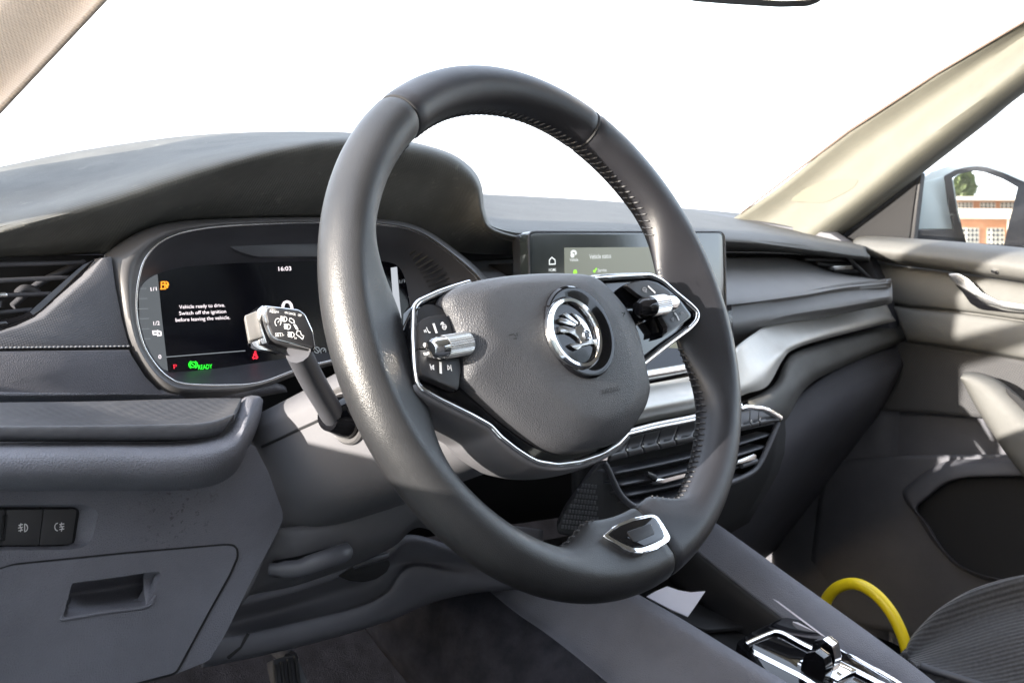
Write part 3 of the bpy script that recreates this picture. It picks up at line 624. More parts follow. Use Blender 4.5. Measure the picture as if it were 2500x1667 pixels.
# ribs in the upper and right tub wall
for i in range(26):
    x = 500+i*9.5
    tube('rib', [DP(.030)((x+4, 524-(x-735)*.012*(1 if x < 735 else -2))), DP(.018)((x-2, 551))], .0009, M_dark, ic, ns=5)
for i in range(13):
    t = i/12; a = (965+145*t, 545+120*t**1.0); b = (935+75*t, 575+125*t)
    tube('rib', [DP(.031)(a), DP(.016)(b)], .0010, M_dark, ic, ns=5)
plate('visor_lip', DP(.016).many(fillet([(508, 556), (760, 560), (760, 590), (590, 590), (548, 578)], 8)), D0.n, .010, M_plain, ic, bevel=.001)
E0 = DP(.0005)
plate('fuel_strip', E0.many([(319, 668), (330, 648), (361, 623), (373, 740), (386, 852), (372, 846), (352, 820), (334, 785), (321, 735)]), D0.n, .0003, E_strip, ic, bevel=0)
plate('temperature_strip', E0.many([(898, 615), (912, 613), (918, 690), (922, 730), (906, 735)]), D0.n, .0003, em('lit side strip', (.5, .53, .58), .28), ic, bevel=0)
T = lambda s, a, b, h, m_, v='b': text(s, E0, a, b, h, m_, glass, v, .0006)
T('Vehicle ready to drive.', (470, 797), (850, 780), 30, E_white); T('Switch off the ignition', (470, 850), (860, 832), 30, E_white)
T('before leaving the vehicle.', (440, 905), (893, 882), 30, E_white)
T('16:03', (1297, 482), (1403, 478), 34, E_white); T('1/1', (233, 650), (283, 645), 30, E_white); T('1/2', (256, 935), (308, 930), 32, E_white)
T('0', (298, 1214), (322, 1211), 33, E_white); T('0', (1325, 860), (1425, 855), 130, E_white); T('P', (424, 1297), (452, 1293), 36, E_red)
T('READY', (628, 1303), (745, 1294), 38, E_green); T('-- km/h', (1645, 1203), (1745, 1195), 22, E_grey)
icon('fuel_symbol', [[(320, 630), (320, 575), (350, 573), (350, 630), (314, 632), (356, 630)], [(325, 598), (346, 596)], [(350, 600), (362, 598), (364, 622), (372, 618), (372, 580), (362, 572)], [(374, 580), (380, 600)]], E0, .0010, E_orange, glass, 'b', .0006)
icon('hold_symbol', [arc(585, 1262, 24, 22, 0, 360, 18), [(570, 1252), (600, 1274)], arc(585, 1262, 36, 32, 120, 240, 8), arc(585, 1262, 36, 32, -60, 60, 8)], E0, .0007, E_green, glass, 'b', .0006)
icon('belt_symbol', [arc(1102, 1160, 6, 9, 0, 360, 8), [(1085, 1205), (1092, 1175), (1112, 1173), (1120, 1203)], [(1088, 1175), (1116, 1200)], [(1080, 1200), (1086, 1214), (1100, 1206), (1114, 1212), (1124, 1198)]], E0, .0009, E_red, glass, 'b', .0006)
icon('scale_mark', [[(140, 630), (195, 628)], [(133, 713), (202, 711)], [(128, 798), (208, 796)], [(128, 882), (215, 878)], [(130, 966), (220, 963)], [(160, 1049), (228, 1046)]], E0, .0005, E_grey, glass, 'b', .0007)
icon('range_symbol', [[(250, 985), (255, 1010), (290, 1008), (287, 984), (250, 985)], [(287, 980), (315, 990), (318, 1015), (290, 1020)]], E0, .0012, E_white, glass, 'b', .0006)
icon('divider_line', [[(362, 1198), (1018, 1146)]], E0, .0007, E_grey, glass, 'b', .0006)
icon('cruise_symbol', [arc(1668, 1148, 22, 24, 130, 410, 12), [(1668, 1148), (1680, 1136)], arc(1615, 1140, 22, 24, 0, 360, 12), [(1600, 1125), (1630, 1155)]], E0, .0008, E_grey, glass, 'b', .0006)
T('1/1', (919*3.626-1023+0, 0), (0, 0), 1, E_grey) if False else None
text('1/1', E0, (918, 651), (930, 649), 8, E_grey, glass, 'd'); icon('scale_mark', [[(935, 646), (944, 645)], [(936, 664), (946, 663)], [(938, 682), (948, 681)]], E0, .0006, E_grey, glass, 'd', .0006)

# ================================================================ INFOTAINMENT SCREEN
sc = thing('infotainment_screen', 'freestanding touchscreen showing a vehicle status menu', 'screen', (.36, .2, -.08))
Q = Plane(PY(.215)((1440, 640)), (-.10, -math.cos(rad(6)), math.sin(rad(6))))
ol = fillet([(1213, 532), (1664, 532), (1672, 880), (1225, 880)], 16)
tg = plate('glass', Q.many(ol), Q.n, .012, M_tscreen, sc, bevel=.0018, seg=3)
plate('rear_housing', [p-Q.n*.012 for p in Q.many(fillet([(1216, 536), (1660, 536), (1668, 876), (1228, 876)], 14))], Q.n, .012, M_dark, sc, bevel=0)
tube('glass_edge', Q.many(ol, off=.0006), .0008, M_plain, sc, closed=True, ns=6)
plate('bracket', [p-Q.n*.022 for p in Q.many([(1300, 600), (1600, 600), (1600, 870), (1300, 870)])], Q.n, .09, M_matt, sc, bevel=0)
plate('menu_panel', Q.many([(1296, 569), (1585, 567), (1590, 850), (1300, 850)], off=.0003), Q.n, .0002, mat('menu panel', (.09, .095, .08), .2, emit=(.35, .37, .28), estr=.10), tg, bevel=0)
def tf(s, a, b, h, m_): return text(s, Q, a, b, h, m_, tg, 'f', .0006)
tf('Vehicle status', (720, 418), (958, 406), 52, E_wh2); tf('HOME', (272, 556), (352, 553), 34, E_wh2); tf('Vehicle', (502, 444), (596, 440), 34, E_wh2); tf('Service', (812, 562), (910, 556), 36, E_wh2)
icon('home_symbol', [[(278, 476), (278, 430), (305, 400), (340, 428), (342, 474), (278, 476)]], Q, .0012, E_wh2, tg, 'f', .0006)
icon('vehicle_symbol', [arc(545, 352, 26, 22, 180, 400, 10), arc(532, 378, 14, 14, 0, 360, 8)], Q, .0020, E_wh2, tg, 'f', .0006)
icon('plug_symbol', [[(780, 560), (765, 548)], [(770, 560), (798, 522)]], Q, .0016, E_lime, tg, 'f', .0006, fills=[[(545, 540), (575, 534), (586, 575), (540, 582)]])

# ================================================================ STEERING COLUMN + STALK
co = thing('steering_column', 'grey plastic steering column shroud behind the wheel', 'column', tuple(W(0, 0, -.2)))
secs = []
for s_, hw, up, lo_ in ((.050, .060, .034, .066), (.058, .070, .037, .074), (.10, .078, .034, .078), (.16, .084, .029, .078), (.22, .090, .026, .080), (.30, .096, .024, .085)):
    ring = []
    for j in range(40):
        a = 2*math.pi*j/40; c_, s2 = math.cos(a), math.sin(a)
        x = hw*math.copysign(abs(c_)**(.85 if s2 > 0 else .55), c_); y = (up if s2 > 0 else lo_)*math.copysign(abs(s2)**(.95 if s2 > 0 else .75), s2)
        ring.append(W(x, y, -s_))
    secs.append(ring)
shr = loft('shroud', secs, M_shroud, co, nu=80, nv=22, closed=True, thick=0, smooth=50)
PXs = PX(-.082)
tube('parting_line', drape([(602, 1026), (640, 1008), (680, 989), (720, 971), (764, 950)], shr, 'd', .0), .0011, M_seam, co, n=20, ns=6)
stb = PX(-.083)((790, 955))
lathe('stalk_collar', stb+Vec((.004, 0, 0)), (-1, 0, .0), [(-.004, .0205), (.003, .0205), (.0045, .0190), (.003, .0165), (-.002, .0160)], M_bez, co, ns=36)
sk = thing('indicator_stalk', 'left column stalk with chrome edged head and lamp symbols', 'stalk', tuple(stb))
lathe('boot', stb, (-1, -.15, .1), [(-.004, .0160), (.003, .0150), (.010, .0115), (.017, .009), (.018, 0)], M_gloss, sk, ns=28)
KP = Plane(Vec((-.135, .085, 0)), (-.35, -.90, .20))
KC = KP((640, 330), 'a')
na = KP((690, 700), 'a', -.010); nb = stb+Vec((-.010, -.002, .001))
up_ = Vec((.6, .2, .8))
tube('arm', [na+Vec((-.002, -.002, .004)), na.lerp(nb, .35), na.lerp(nb, .75), nb, stb], [.0088, .0087, .0086, .0085, .008], M_plain, sk, n=16, ns=12, flat=(.95, 1.0))
hd = fillet([(296, 112), (690, 158), (770, 215), (855, 395), (885, 590), (870, 640), (820, 640), (430, 540), (345, 480), (300, 330), (262, 200)], 30)
plate('head_body', KP.many(hd, 'a', -.003), KP.n, .021, M_dark, sk, bevel=.002, seg=3)
hr_ = fillet([(302, 118), (690, 164), (765, 220), (848, 395), (878, 585), (862, 622), (450, 512), (368, 462), (322, 330), (284, 200)], 26)
plate('chrome_frame', KP.many(hr_, 'a', -.001), KP.n, .006, M_chrome, sk, bevel=.0015, seg=3)
hf = fillet([(340, 150), (690, 182), (755, 236), (838, 400), (866, 575), (850, 596), (470, 490), (395, 450), (352, 330), (324, 215)], 20)
hface = plate('face', KP.many(hf, 'a', .0009), KP.n, .004, M_key, sk, bevel=.0008)
he = [(230, 150), (285, 130), (345, 330), (365, 480), (340, 560), (300, 470), (245, 300)]
plate('chrome_ring', KP.many(fillet([(225, 165), (290, 112), (320, 200), (352, 340), (372, 470), (352, 540), (318, 545), (270, 430), (238, 290)], 18), 'a', -.0035), KP.n, .018, M_chrome, sk, bevel=.003, seg=3)
plate('end_button', KP.many(fillet([(78, 232), (212, 178), (240, 186), (288, 440), (280, 476), (150, 520), (128, 512)], 16), 'a', -.006), (KP.n+Vec((-.25, 0, .1))), .014, mat('pale button', (.13, .125, .12), .4), sk, bevel=.002, seg=3)
plate('end_underside', KP.many(fillet([(160, 535), (300, 480), (345, 560), (480, 640), (600, 690), (480, 660), (250, 610), (190, 580)], 10), 'a', -.008), KP.n, .012, M_chrome, sk, bevel=.001)
KT = lambda s, a, b, h: text(s, KP, a, b, h, M_white, hface, 'a', .0011)
KT('RES/+', (362, 196), (465, 210), 32); KT('ON CANCEL', (530, 208), (655, 232), 24); KT('OFF', (678, 238), (718, 246), 26); KT('SET/-', (425, 468), (525, 466), 40); KT('1x', (642, 496), (668, 496), 28)
def lamp(x, y): return [arc(x, y, 28, 28, -100, 100, 8)+[(x-6, y-27)], [(x-12, y-24), (x-44, y-30)], [(x-10, y-8), (x-44, y-14)], [(x-8, y+8), (x-44, y+2)], [(x-6, y+24), (x-42, y+18)]]
icon('symbol', lamp(528, 272)+lamp(568, 358)+lamp(610, 448)+[arc(455, 308, 34, 44, 120, 400, 12), [(455, 308), (468, 292)]] +
     [[(580, 290), (592, 258), (632, 280), (642, 316), (610, 314), (580, 290)], [(672, 402), (660, 440), (732, 500), (746, 460), (720, 452), (704, 408), (672, 402)]], KP, .00042, M_white, hface, 'a', .0011, fills=[[(628, 332), (652, 330), (686, 388), (660, 390)]])

# ================================================================ KNEE PANEL
kp = thing('knee_panel', 'dark lower knee panel with column release lever and pocket', 'panel', (0, .25, -.25))
K = [railY([(1270, 330, .20), (1340, 275, .20), (1500, 245, .195), (1720, 170, .185), (1920, 105, .17), (2080, 120, .165), (2300, 230, .17), (2600, 280, .20)], 'C'),
     railY([(1260, 420, .205), (1330, 330, .20), (1500, 290, .19), (1720, 225, .178), (1930, 150, .165), (2060, 180, .16), (2280, 300, .165), (2600, 350, .20)], 'C'),
     railY([(1180, 600, .22), (1260, 520, .215), (1450, 470, .20), (1700, 370, .185), (1900, 280, .172), (2030, 230, .165), (2270, 360, .17), (2600, 420, .21)], 'C'),
     railY([(1120, 690, .24), (1180, 600, .235), (1400, 550, .23), (1680, 455, .215), (1880, 360, .20), (2020, 270, .19), (2260, 400, .19), (2600, 460, .23)], 'C')]
ks_ = loft('upper_section', K, M_shroud, kp, nu=70, nv=22, thick=.006, smooth=60)
K2 = [railY([(1080, 690, .26), (1150, 640, .26), (1420, 570, .255), (1680, 480, .245), (1860, 400, .235), (1980, 330, .225), (2260, 420, .22), (2600, 480, .24)], 'C'),
      railY([(1040, 760, .285), (1140, 720, .285), (1400, 650, .28), (1650, 570, .27), (1800, 520, .26), (1930, 440, .245), (2260, 450, .235), (2600, 500, .25)], 'C'),
      railY([(1020, 800, .275), (1180, 770, .272), (1450, 705, .265), (1700, 640, .258), (1830, 580, .25), (1960, 450, .24), (2270, 480, .235), (2600, 520, .255)], 'C'),
      railY([(1000, 815, .262), (1185, 780, .26), (1460, 716, .254), (1720, 650, .247), (1860, 580, .24), (1985, 455, .232), (2280, 510, .235), (2600, 540, .26)], 'C'),
      railY([(980, 910, .262), (1100, 893, .26), (1350, 840, .255), (1650, 760, .25), (1900, 675, .245), (2060, 600, .24), (2300, 560, .24), (2600, 560, .27)], 'C'),
      railY([(960, 940, .32), (1100, 905, .32), (1350, 852, .32), (1650, 772, .32), (1900, 690, .32), (2080, 615, .32), (2300, 575, .32), (2600, 570, .32)], 'C')]
loft('lower_section', K2, M_knee, kp, nu=70, nv=36, thick=.006, smooth=60)
tube('joint', railY([(1188, 775, .258), (1150, 840, .258), (1092, 892, .258)], 'C'), .0014, M_seam, kp, ns=6)
plate('lever_shade_patch', drape(fillet([(1300, 425), (1420, 405), (1560, 365), (1672, 352), (1690, 392), (1640, 432), (1500, 490), (1400, 512), (1292, 500)], 20), ks_, 'C', .0008), (-.3, -.9, .3), .001, M_dark, kp, bevel=0)  # flat dark sheet painting the shade behind the release lever
tube('release_lever', railY([(1290, 470, .20), (1420, 468, .185), (1520, 435, .175), (1610, 405, .170), (1655, 385, .172), (1640, 370, .185)], 'C'), [.005, .0068, .0075, .0075, .0065, .004], M_plain, kp, n=20, ns=12, flat=(.8, 1))
plate('socket', PY(.2265).many(fillet([(1625, 500), (1690, 455), (1850, 415), (1872, 438), (1852, 482), (1800, 516), (1740, 530), (1680, 522)], 14), 'C'), (-.2, -.9, .3), .004, M_matt, kp, bevel=.001)
tube('socket_lip', railY([(1690, 452, .222), (1760, 430, .215), (1850, 405, .215)], 'C'), .003, M_plain, kp, n=10, ns=8)

# ================================================================ STEERING WHEEL
sw = thing('steering_wheel', 'black leather steering wheel with winged arrow badge and chrome trim', 'steering wheel', (0, 0, 0))
RC = .1693
def lobe(a, c, hw, fall):
    d = abs((a-c+180) % 360-180)
    if d <= hw: return 1
    if d >= hw+fall: return 0
    t = 1-(d-hw)/fall; return t*t*(3-2*t)
def rim_pt(ang, phi, dr=0):
    """ang round the wheel, phi round the rim section (0 outside, 90 driver side, 180 inside)"""
    a = rad(ang); p = rad(phi); c_, s_ = math.cos(p), math.sin(p)
    lf, rt, bt = lobe(ang, 181, 9, 22), lobe(ang, -2, 8, 24), lobe(ang, -88, 13, 14)
    ar, an = .0162-dr, .0170-dr
    if c_ < 0:
        ext = max(lf*.024, rt*.020, bt*.020); q = -c_
        r = RC-q*ar-ext*q**1.3; th = an*(1-.45*max(lf, rt, bt*.8)*q)
    else: r = RC+c_*ar; th = an
    n = s_*th-.002+(-.004*max(lf, rt)*max(0, -c_))
    return W(r*math.cos(a), r*math.sin(a), n)
def section(name, a0, a1, mt, label=None):
    na_ = int(abs(a1-a0)/1.6); nphi = 36; bm = bmesh.new(); rings = []
    for i in range(na_+1):
        t = i/na_; ang = a0+(a1-a0)*t; e = min(t, 1-t)*abs(a1-a0)
        dr = .0014*max(0, 1-e/.55)**2
        rings.append([bm.verts.new(rim_pt(ang, 360*j/nphi, dr)) for j in range(nphi)])
    for a, b in zip(rings, rings[1:]):
        for j in range(nphi): bm.faces.new((a[j], a[(j+1) % nphi], b[(j+1) % nphi], b[j]))
    bm.faces.new(rings[0][::-1]); bm.faces.new(rings[-1])
    return from_bm(bm, name, mt, sw, smooth=60, label=label)
section('rim_leather', 55, 119, M_leather, 'smooth leather section at the top of the rim')
section('rim_leather', 119, 279, M_leatherL, 'worn leather section of the left grip')
section('rim_leather', -81, 55, M_leather, 'leather section of the right grip')
for a_ in (55, 119, 279): tube('seam', [rim_pt(a_, 360*j/36, .0013) for j in range(36)], .0011, M_seam, sw, closed=True, ns=6)
# lacing along the inner side of the rim
lace = capsule(.0009, .0036); lace.materials.append(M_thread)
for a0, a1, st in ((22, 118, 2.0), (-72, -14, 1.8), (-112, -100, 2.0), (152, 122, -2.2)):
    k_ = int(abs((a1-a0)/st))
    for i in range(k_+1):
        a_ = a0+st*i
        for sg in (-1, 1):
            p0, p1 = rim_pt(a_, 190+sg*2, -.0002), rim_pt(a_+.5*sg, 190+sg*17, -.0002)
            x = (p1-p0).normalized(); z = Vec((math.cos(rad(a_)), 0, 0)); z = W(math.cos(rad(a_)), math.sin(rad(a_)), 0).normalized()
            y = z.cross(x).normalized(); z = x.cross(y)
            o = bpy.data.objects.new('stitch', lace); COL.objects.link(o); o.parent = sw; o.matrix_basis = frame((p0+p1)/2, x, y, z)
# hub back cover
bl = [(205, 900), (215, 925), (340, 1000), (540, 1100), (700, 1185), (770, 1260), (860, 1340), (950, 1398), (1010, 1426), (1140, 1446), (1300, 1428), (1450, 1376), (1560, 1305), (1630, 1225)]
wb0 = WP(.006).many(bl, 'E')
cbl = WP(.006)((1100, 800), 'E')
def shrink(P, f, dn): return [cbl+(p-cbl)*f+WN*dn for p in P]
loft('hub_back_cover', [wb0, shrink(wb0, 1.015, -.014), shrink(wb0, .97, -.034), shrink(wb0, .80, -.056), shrink(wb0, .55, -.062)], M_shroud, sw, nu=60, nv=24, thick=.003, smooth=60)
# spoke base, gloss black
base = [(520, 205), (330, 268), (195, 330), (168, 375), (165, 560), (175, 760), (195, 890), (220, 918), (340, 988), (540, 1088), (690, 1172), (760, 1250), (860, 1330), (950, 1388), (1010, 1418), (1140, 1438), (1300, 1418), (1450, 1368), (1560, 1298), (1640, 1190), (1740, 745), (1900, 620), (2050, 510), (2100, 450), (2108, 402), (2060, 350), (1960, 270), (1860, 180), (1780, 142), (1600, 150), (1380, 165), (1000, 180)]
plate('spoke_base', WP(.004).many(base, 'E'), WN, .010, M_gloss, sw, bevel=.0006)
trL = [(560, 192), (430, 232), (330, 268), (195, 330), (168, 375), (163, 560), (173, 760), (193, 890), (218, 920), (340, 990), (540, 1090), (690, 1174), (760, 1252), (860, 1332), (950, 1391), (1010, 1421), (1140, 1441), (1300, 1421), (1450, 1371), (1560, 1300), (1632, 1222)]
tube('chrome_trim', resample(WP(.0065).many(fillet(trL, 22, closed=False)[3:-3], 'E'), 110, False), .0019, M_chrome, sw, ns=10, flat=(1, 1.0), up=WN)
trR = [(1360, 168), (1480, 158), (1600, 150), (1780, 142), (1862, 182), (1960, 270), (2060, 350), (2110, 402), (2100, 455), (2050, 510), (1900, 620), (1738, 748), (1660, 815)]
tube('chrome_trim', resample(WP(.0065).many(fillet(trR, 26, closed=False)[3:-3], 'E'), 90, False), .0021, M_chrome, sw, ns=10, up=WN)
# airbag cover
ab = [(366, 300), (480, 218), (700, 170), (950, 145), (1150, 140), (1330, 150), (1420, 186), (1530, 290), (1630, 420), (1690, 560), (1730, 730), (1755, 850), (1766, 935), (1740, 1040), (1690, 1130), (1620, 1232), (1520, 1302), (1350, 1346), (1200, 1356), (1080, 1322), (950, 1242), (800, 1130), (650, 1000), (540, 900), (496, 850), (490, 700), (440, 540), (400, 440), (366, 372)]
ai = [(655, 268), (780, 225), (900, 200), (1060, 190), (1200, 190), (1330, 205), (1400, 235), (1470, 300), (1560, 430), (1620, 560), (1655, 680), (1682, 800), (1690, 880), (1690, 960), (1665, 1040), (1620, 1085), (1540, 1125), (1420, 1135), (1320, 1120), (1250, 1085), (1130, 990), (1010, 880), (900, 760), (800, 660), (750, 620), (710, 560), (670, 500), (650, 450), (640, 380)]
A0, A1 = WP(.010).many(ab, 'E'), WP(.024).many(ai, 'E')
N_ = 120
r_out = resample(cr(A0, 200, True), N_); r_in = resample(cr(A1, 200, True), N_)
def blend(t, dn): return [a.lerp(b, t)+WN*dn for a, b in zip(r_out, r_in)]
ctr = sum(r_in, Vec((0, 0, 0)))/N_
def inn(f, dn): return [ctr+(p-ctr)*f+WN*dn for p in r_in]
loops = [[p-WN*.012 for p in r_out], [p-WN*.003 for p in r_out], blend(.015, .0005), blend(.06, .003), blend(.3, .0035), blend(.7, .0020), blend(.92, .0008), inn(.985, .0006), inn(.93, .0014), inn(.75, .0022), inn(.5, .0028), inn(.25, .0032), inn(.05, .0033)]
bm = bmesh.new(); VV = [[bm.verts.new(p) for p in l] for l in loops]
for a, b in zip(VV, VV[1:]):
    for j in range(N_): bm.faces.new((a[j], a[(j+1) % N_], b[(j+1) % N_], b[j]))
bm.faces.new(VV[-1])
airbag = from_bm(bm, 'airbag_cover', M_airbag, sw, smooth=75)
FP = WP(.0266)
text('AIRBAG', FP, (1455, 962), (1582, 930), 34, M_seam, airbag, 'E', .0003)
icon('emboss_mark', [[(820, 555), (850, 548), (866, 562)], [(872, 540), (880, 560)], [(852, 580), (872, 576)]], WP(.0262), .0007, M_seam, airbag, 'E', .0005)
icon('emboss_mark', [[(1590, 400), (1612, 410)], [(1600, 425), (1612, 398)]], WP(.0264), .0007, M_seam, airbag, 'E', .0005)
# badge
bc = WP(.028)((1306, 532), 'E')
bdg = lathe('badge', bc-WN*.004, WN, [(0, .0312), (.0042, .0312), (.0056, .0300), (.0058, .0260), (.0045, .0225), (.0045, 0)], M_gloss, sw, ns=56)
bc2 = WP(.0305)((1272, 538), 'E')
lathe('badge_ring', bc2-WN*.003, WN, [(0, .0243), (.0030, .0243), (.0048, .0228), (.0044, .0208), (.0020, .0198), (0, .0198)], M_chrome, bdg, ns=56)
lathe('badge_field', bc2-WN*.003, WN, [(0, .0205), (.0012, .0205), (.0014, 0)], M_gloss, bdg, ns=48)
BP = WP(.0310)
def bird(pts): return plate('winged_arrow', BP.many(pts, 'e'), WN, .0020, M_satin, bdg, bevel=.0005)
bird(fillet([(345, 706), (358, 785), (395, 797), (465, 790), (540, 828), (600, 878), (626, 920), (600, 936), (492, 930), (476, 945), (520, 985), (575, 1012), (606, 990), (632, 966), (800, 930), (825, 958), (856, 916), (842, 882), (792, 868), (768, 888), (742, 790), (694, 690), (640, 625), (560, 566), (500, 540), (560, 600), (612, 668), (616, 700), (560, 715), (555, 748), (470, 728), (400, 708)], 7, 2))
bird(fillet([(335, 628), (362, 600), (440, 618), (560, 690), (540, 712), (440, 690), (350, 655)], 8, 2))
bird(fillet([(385, 556), (430, 540), (480, 575), (585, 665), (575, 690), (500, 640), (420, 585)], 8, 2))
lathe('arrow_eye', WP(.0312)((690, 828), 'e'), WN, [(0, .0037), (.0006, .0037), (.0012, .0031), (.0004, .0022), (.0004, 0)], M_chrome, bdg, ns=20)
lathe('arrow_pupil', WP(.0314)((690, 828), 'e'), WN, [(0, .0021), (.0006, .0020), (.0006, 0)], M_gloss, bdg, ns=16)
# left keys
BL = WP(.012)
loft('switch_pod', [WP(.005).many([(150, 300), (200, 250), (300, 205), (400, 210), (500, 250), (580, 320), (650, 460), (690, 610), (755, 900), (762, 1200), (700, 1340), (480, 1260), (260, 1170), (215, 1080), (200, 800), (185, 500)], 'c'), WP(.010).many([(205, 330), (235, 268), (310, 225), (400, 225), (490, 262), (568, 335), (632, 465), (672, 610), (735, 900), (745, 1200), (700, 1318), (480, 1235), (280, 1150), (235, 1070), (218, 800), (205, 500)], 'c')], M_gloss, sw, nu=90, nv=4, closed=True, thick=0)
plate('pod_face', cr(WP(.0098).many([(205, 330), (235, 268), (310, 225), (400, 225), (490, 262), (568, 335), (632, 465), (672, 610), (735, 900), (745, 1200), (700, 1318), (480, 1235), (280, 1150), (235, 1070), (218, 800), (205, 500)], 'c'), 60, True), WN, .004, M_key, sw, bevel=.0005)
kb = plate('switch_key', BL.many(fillet([(222, 470), (262, 412), (400, 368), (560, 348), (612, 430), (660, 604), (480, 650), (365, 690), (338, 786), (226, 786)], 20), 'c'), WN, .004, M_key, sw, bevel=.0009)
kb2 = plate('switch_key', BL.many(fillet([(228, 802), (340, 806), (372, 900), (600, 908), (742, 905), (757, 1020), (742, 1245), (702, 1302), (480, 1212), (262, 1120), (242, 1060)], 20), 'c'), WN, .004, M_key, sw, bevel=.0009)
icon('symbol', [[(412, 478), (448, 582)], [(300, 580), (290, 556)], [(318, 578), (306, 548)], [(322, 520), (330, 545), (352, 585), (368, 580)], arc(548, 512, 26, 30, 0, 360, 12), [(525, 515), (572, 508)], [(500, 480), (540, 462)], [(508, 462), (530, 455)]], BL, .0007, M_white, kb, 'c')
icon('symbol', [[(282, 745), (318, 742)], [(296, 722), (302, 768)]], BL, .0012, M_white, kb, 'c')
icon('symbol', [[(292, 857), (330, 856)]], BL, .0014, M_white, kb2, 'c')
icon('symbol', [[(365, 990), (382, 1056)], [(412, 1000), (385, 1024), (414, 1056), (408, 1000)], [(628, 1000), (640, 1070)], [(590, 1000), (592, 1060), (622, 1036), (590, 1000)]], BL, .0006, M_white, kb2, 'c')
icon('symbol', [[(412, 478), (446, 580)]], BL, .0018, M_white, kb, 'c', .0008); icon('symbol', [[(498, 970), (502, 1095)]], BL, .0018, M_white, kb2, 'c', .0008)
kc = WP(.016)((460, 790), 'c'); ke = WP(.016)((862, 758), 'c'); kl = (ke-kc).length
k0 = WP(.016)((352, 802), 'c'); ax = WX; L_ = (WP(.016)((868, 758), 'c')-k0).dot(WX)
lathe('roller', k0, ax, [(L_*.36, .0060), (L_*.36, .0071), (L_*.96, .0071), (L_, .0060), (L_, 0)], M_knurl, sw, ns=72, ridge=.00045, smooth=25)
lathe('roller_cap', k0, ax, [(0, 0), (.0006, .0048), (.0030, .0063), (.007, .0068), (L_*.345, .0069), (L_*.36, .0060)], M_chrome, sw, ns=36)
# right keys
BRp = WP(.012)
plate('pod_face', WP(.0085).many(fillet([(1180, 180), (1300, 140), (1480, 128), (1600, 160), (1720, 235), (1880, 370), (2020, 560), (2015, 600), (1720, 820), (1650, 860), (1690, 760), (1620, 560), (1480, 400), (1300, 250)], 14), 'e'), WN, .004, M_gloss, sw, bevel=.0006)
kr = plate('switch_key', BRp.many(fillet([(1195, 185), (1310, 148), (1470, 136), (1590, 168), (1705, 242), (1860, 370), (1790, 390), (1680, 330), (1420, 350), (1340, 300)], 12), 'e'), WN, .004, M_key, sw, bevel=.0008)
kr2 = plate('switch_key', BRp.many(fillet([(1865, 378), (1995, 560), (1990, 600), (1790, 745), (1710, 800), (1725, 720), (1640, 580), (1800, 500), (1800, 410)], 12), 'e'), WN, .004, M_key, sw, bevel=.0008)
icon('symbol', [arc(1432, 245, 26, 26, 0, 360, 10), [(1410, 250), (1455, 245)], [(1440, 275), (1460, 280)]], BRp, .0006, M_grey, kr, 'e')
icon('symbol', [[(1480, 205), (1562, 282)]], BRp, .0016, M_white, kr, 'e'); icon('symbol', [[(1818, 548), (1840, 570), (1868, 630)]], BRp, .0016, M_white, kr2, 'e')
icon('symbol', [[(1775, 620), (1800, 602), (1796, 645), (1775, 620)], arc(1912, 550, 20, 16, 180, 380, 8), [(1900, 560), (1920, 545)]], BRp, .0006, M_grey, kr2, 'e')
icon('symbol', [], BRp, .001, M_white, kr, 'e', fills=[[(1765, 345), (1798, 358), (1772, 368)]]); icon('symbol', [], BRp, .001, M_white, kr2, 'e', fills=[[(1815, 400), (1848, 408), (1838, 426)]])
q0 = WP(.016)((1330, 492), 'e'); q1 = WP(.016)((1806, 412), 'e'); L_ = (q1-q0).dot(WX)
lathe('roller_cap', q0, WX, [(0, 0), (.0008, .0045), (.004, .0064), (.010, .0071), (L_*.36, .0072)], M_gloss, sw, ns=36)
lathe('roller', q0, WX, [(L_*.36, .0066), (L_*.38, .0073), (L_*.74, .0073), (L_*.75, .0062)], M_knurl, sw, ns=64, ridge=.0005, smooth=25)
lathe('roller_cap', q0, WX, [(L_*.75, .0068), (L_*.9, .0066), (L_*.98, .0055), (L_, 0)], M_chrome, sw, ns=36)
icon('heated_wheel_symbol', [arc(1848, 126, 14, 14, 0, 360, 12), [(1830, 108), (1838, 118)], [(1838, 104), (1846, 112)], [(1848, 102), (1856, 110)]], WP(.0125), .0008, M_grey, sw, 'E')
# lower spoke insert
LP = Plane(W(0, -.150, .012), (WN*.94+WV*.34))
io = fillet([(1180, 855), (1260, 790), (1380, 740), (1520, 708), (1560, 725), (1610, 800), (1648, 870), (1640, 895), (1580, 940), (1480, 975), (1430, 985), (1360, 965), (1270, 915)], 22)
ii = fillet([(1215, 848), (1280, 800), (1390, 758), (1515, 726), (1545, 740), (1580, 800), (1605, 862), (1595, 880), (1550, 905), (1470, 935), (1420, 945), (1370, 930), (1290, 890)], 20)
fr = plate('spoke_frame', LP.many(io, 'F', .0015), LP.n, .006, M_chrome, sw, bevel=.0016, seg=3)
plate('spoke_insert', LP.many(ii, 'F', .0022), LP.n, .004, M_gloss, sw, bevel=.0006)
plate('insert_panel', LP.many(fillet([(1345, 830), (1510, 772), (1540, 845), (1400, 905)], 14), 'F', .0030), LP.n, .002, M_key, sw, bevel=.0004)
# ================================================================ CENTRE VENTS + KEYS
cv = thing('centre_air_vent', 'wide centre air vent with chrome sliders below the climate keys', 'air vent', (.38, .12, -.2))
VY = .125
VP = Plane(PY(VY)((1600, 1080)), (0, -1, .15))
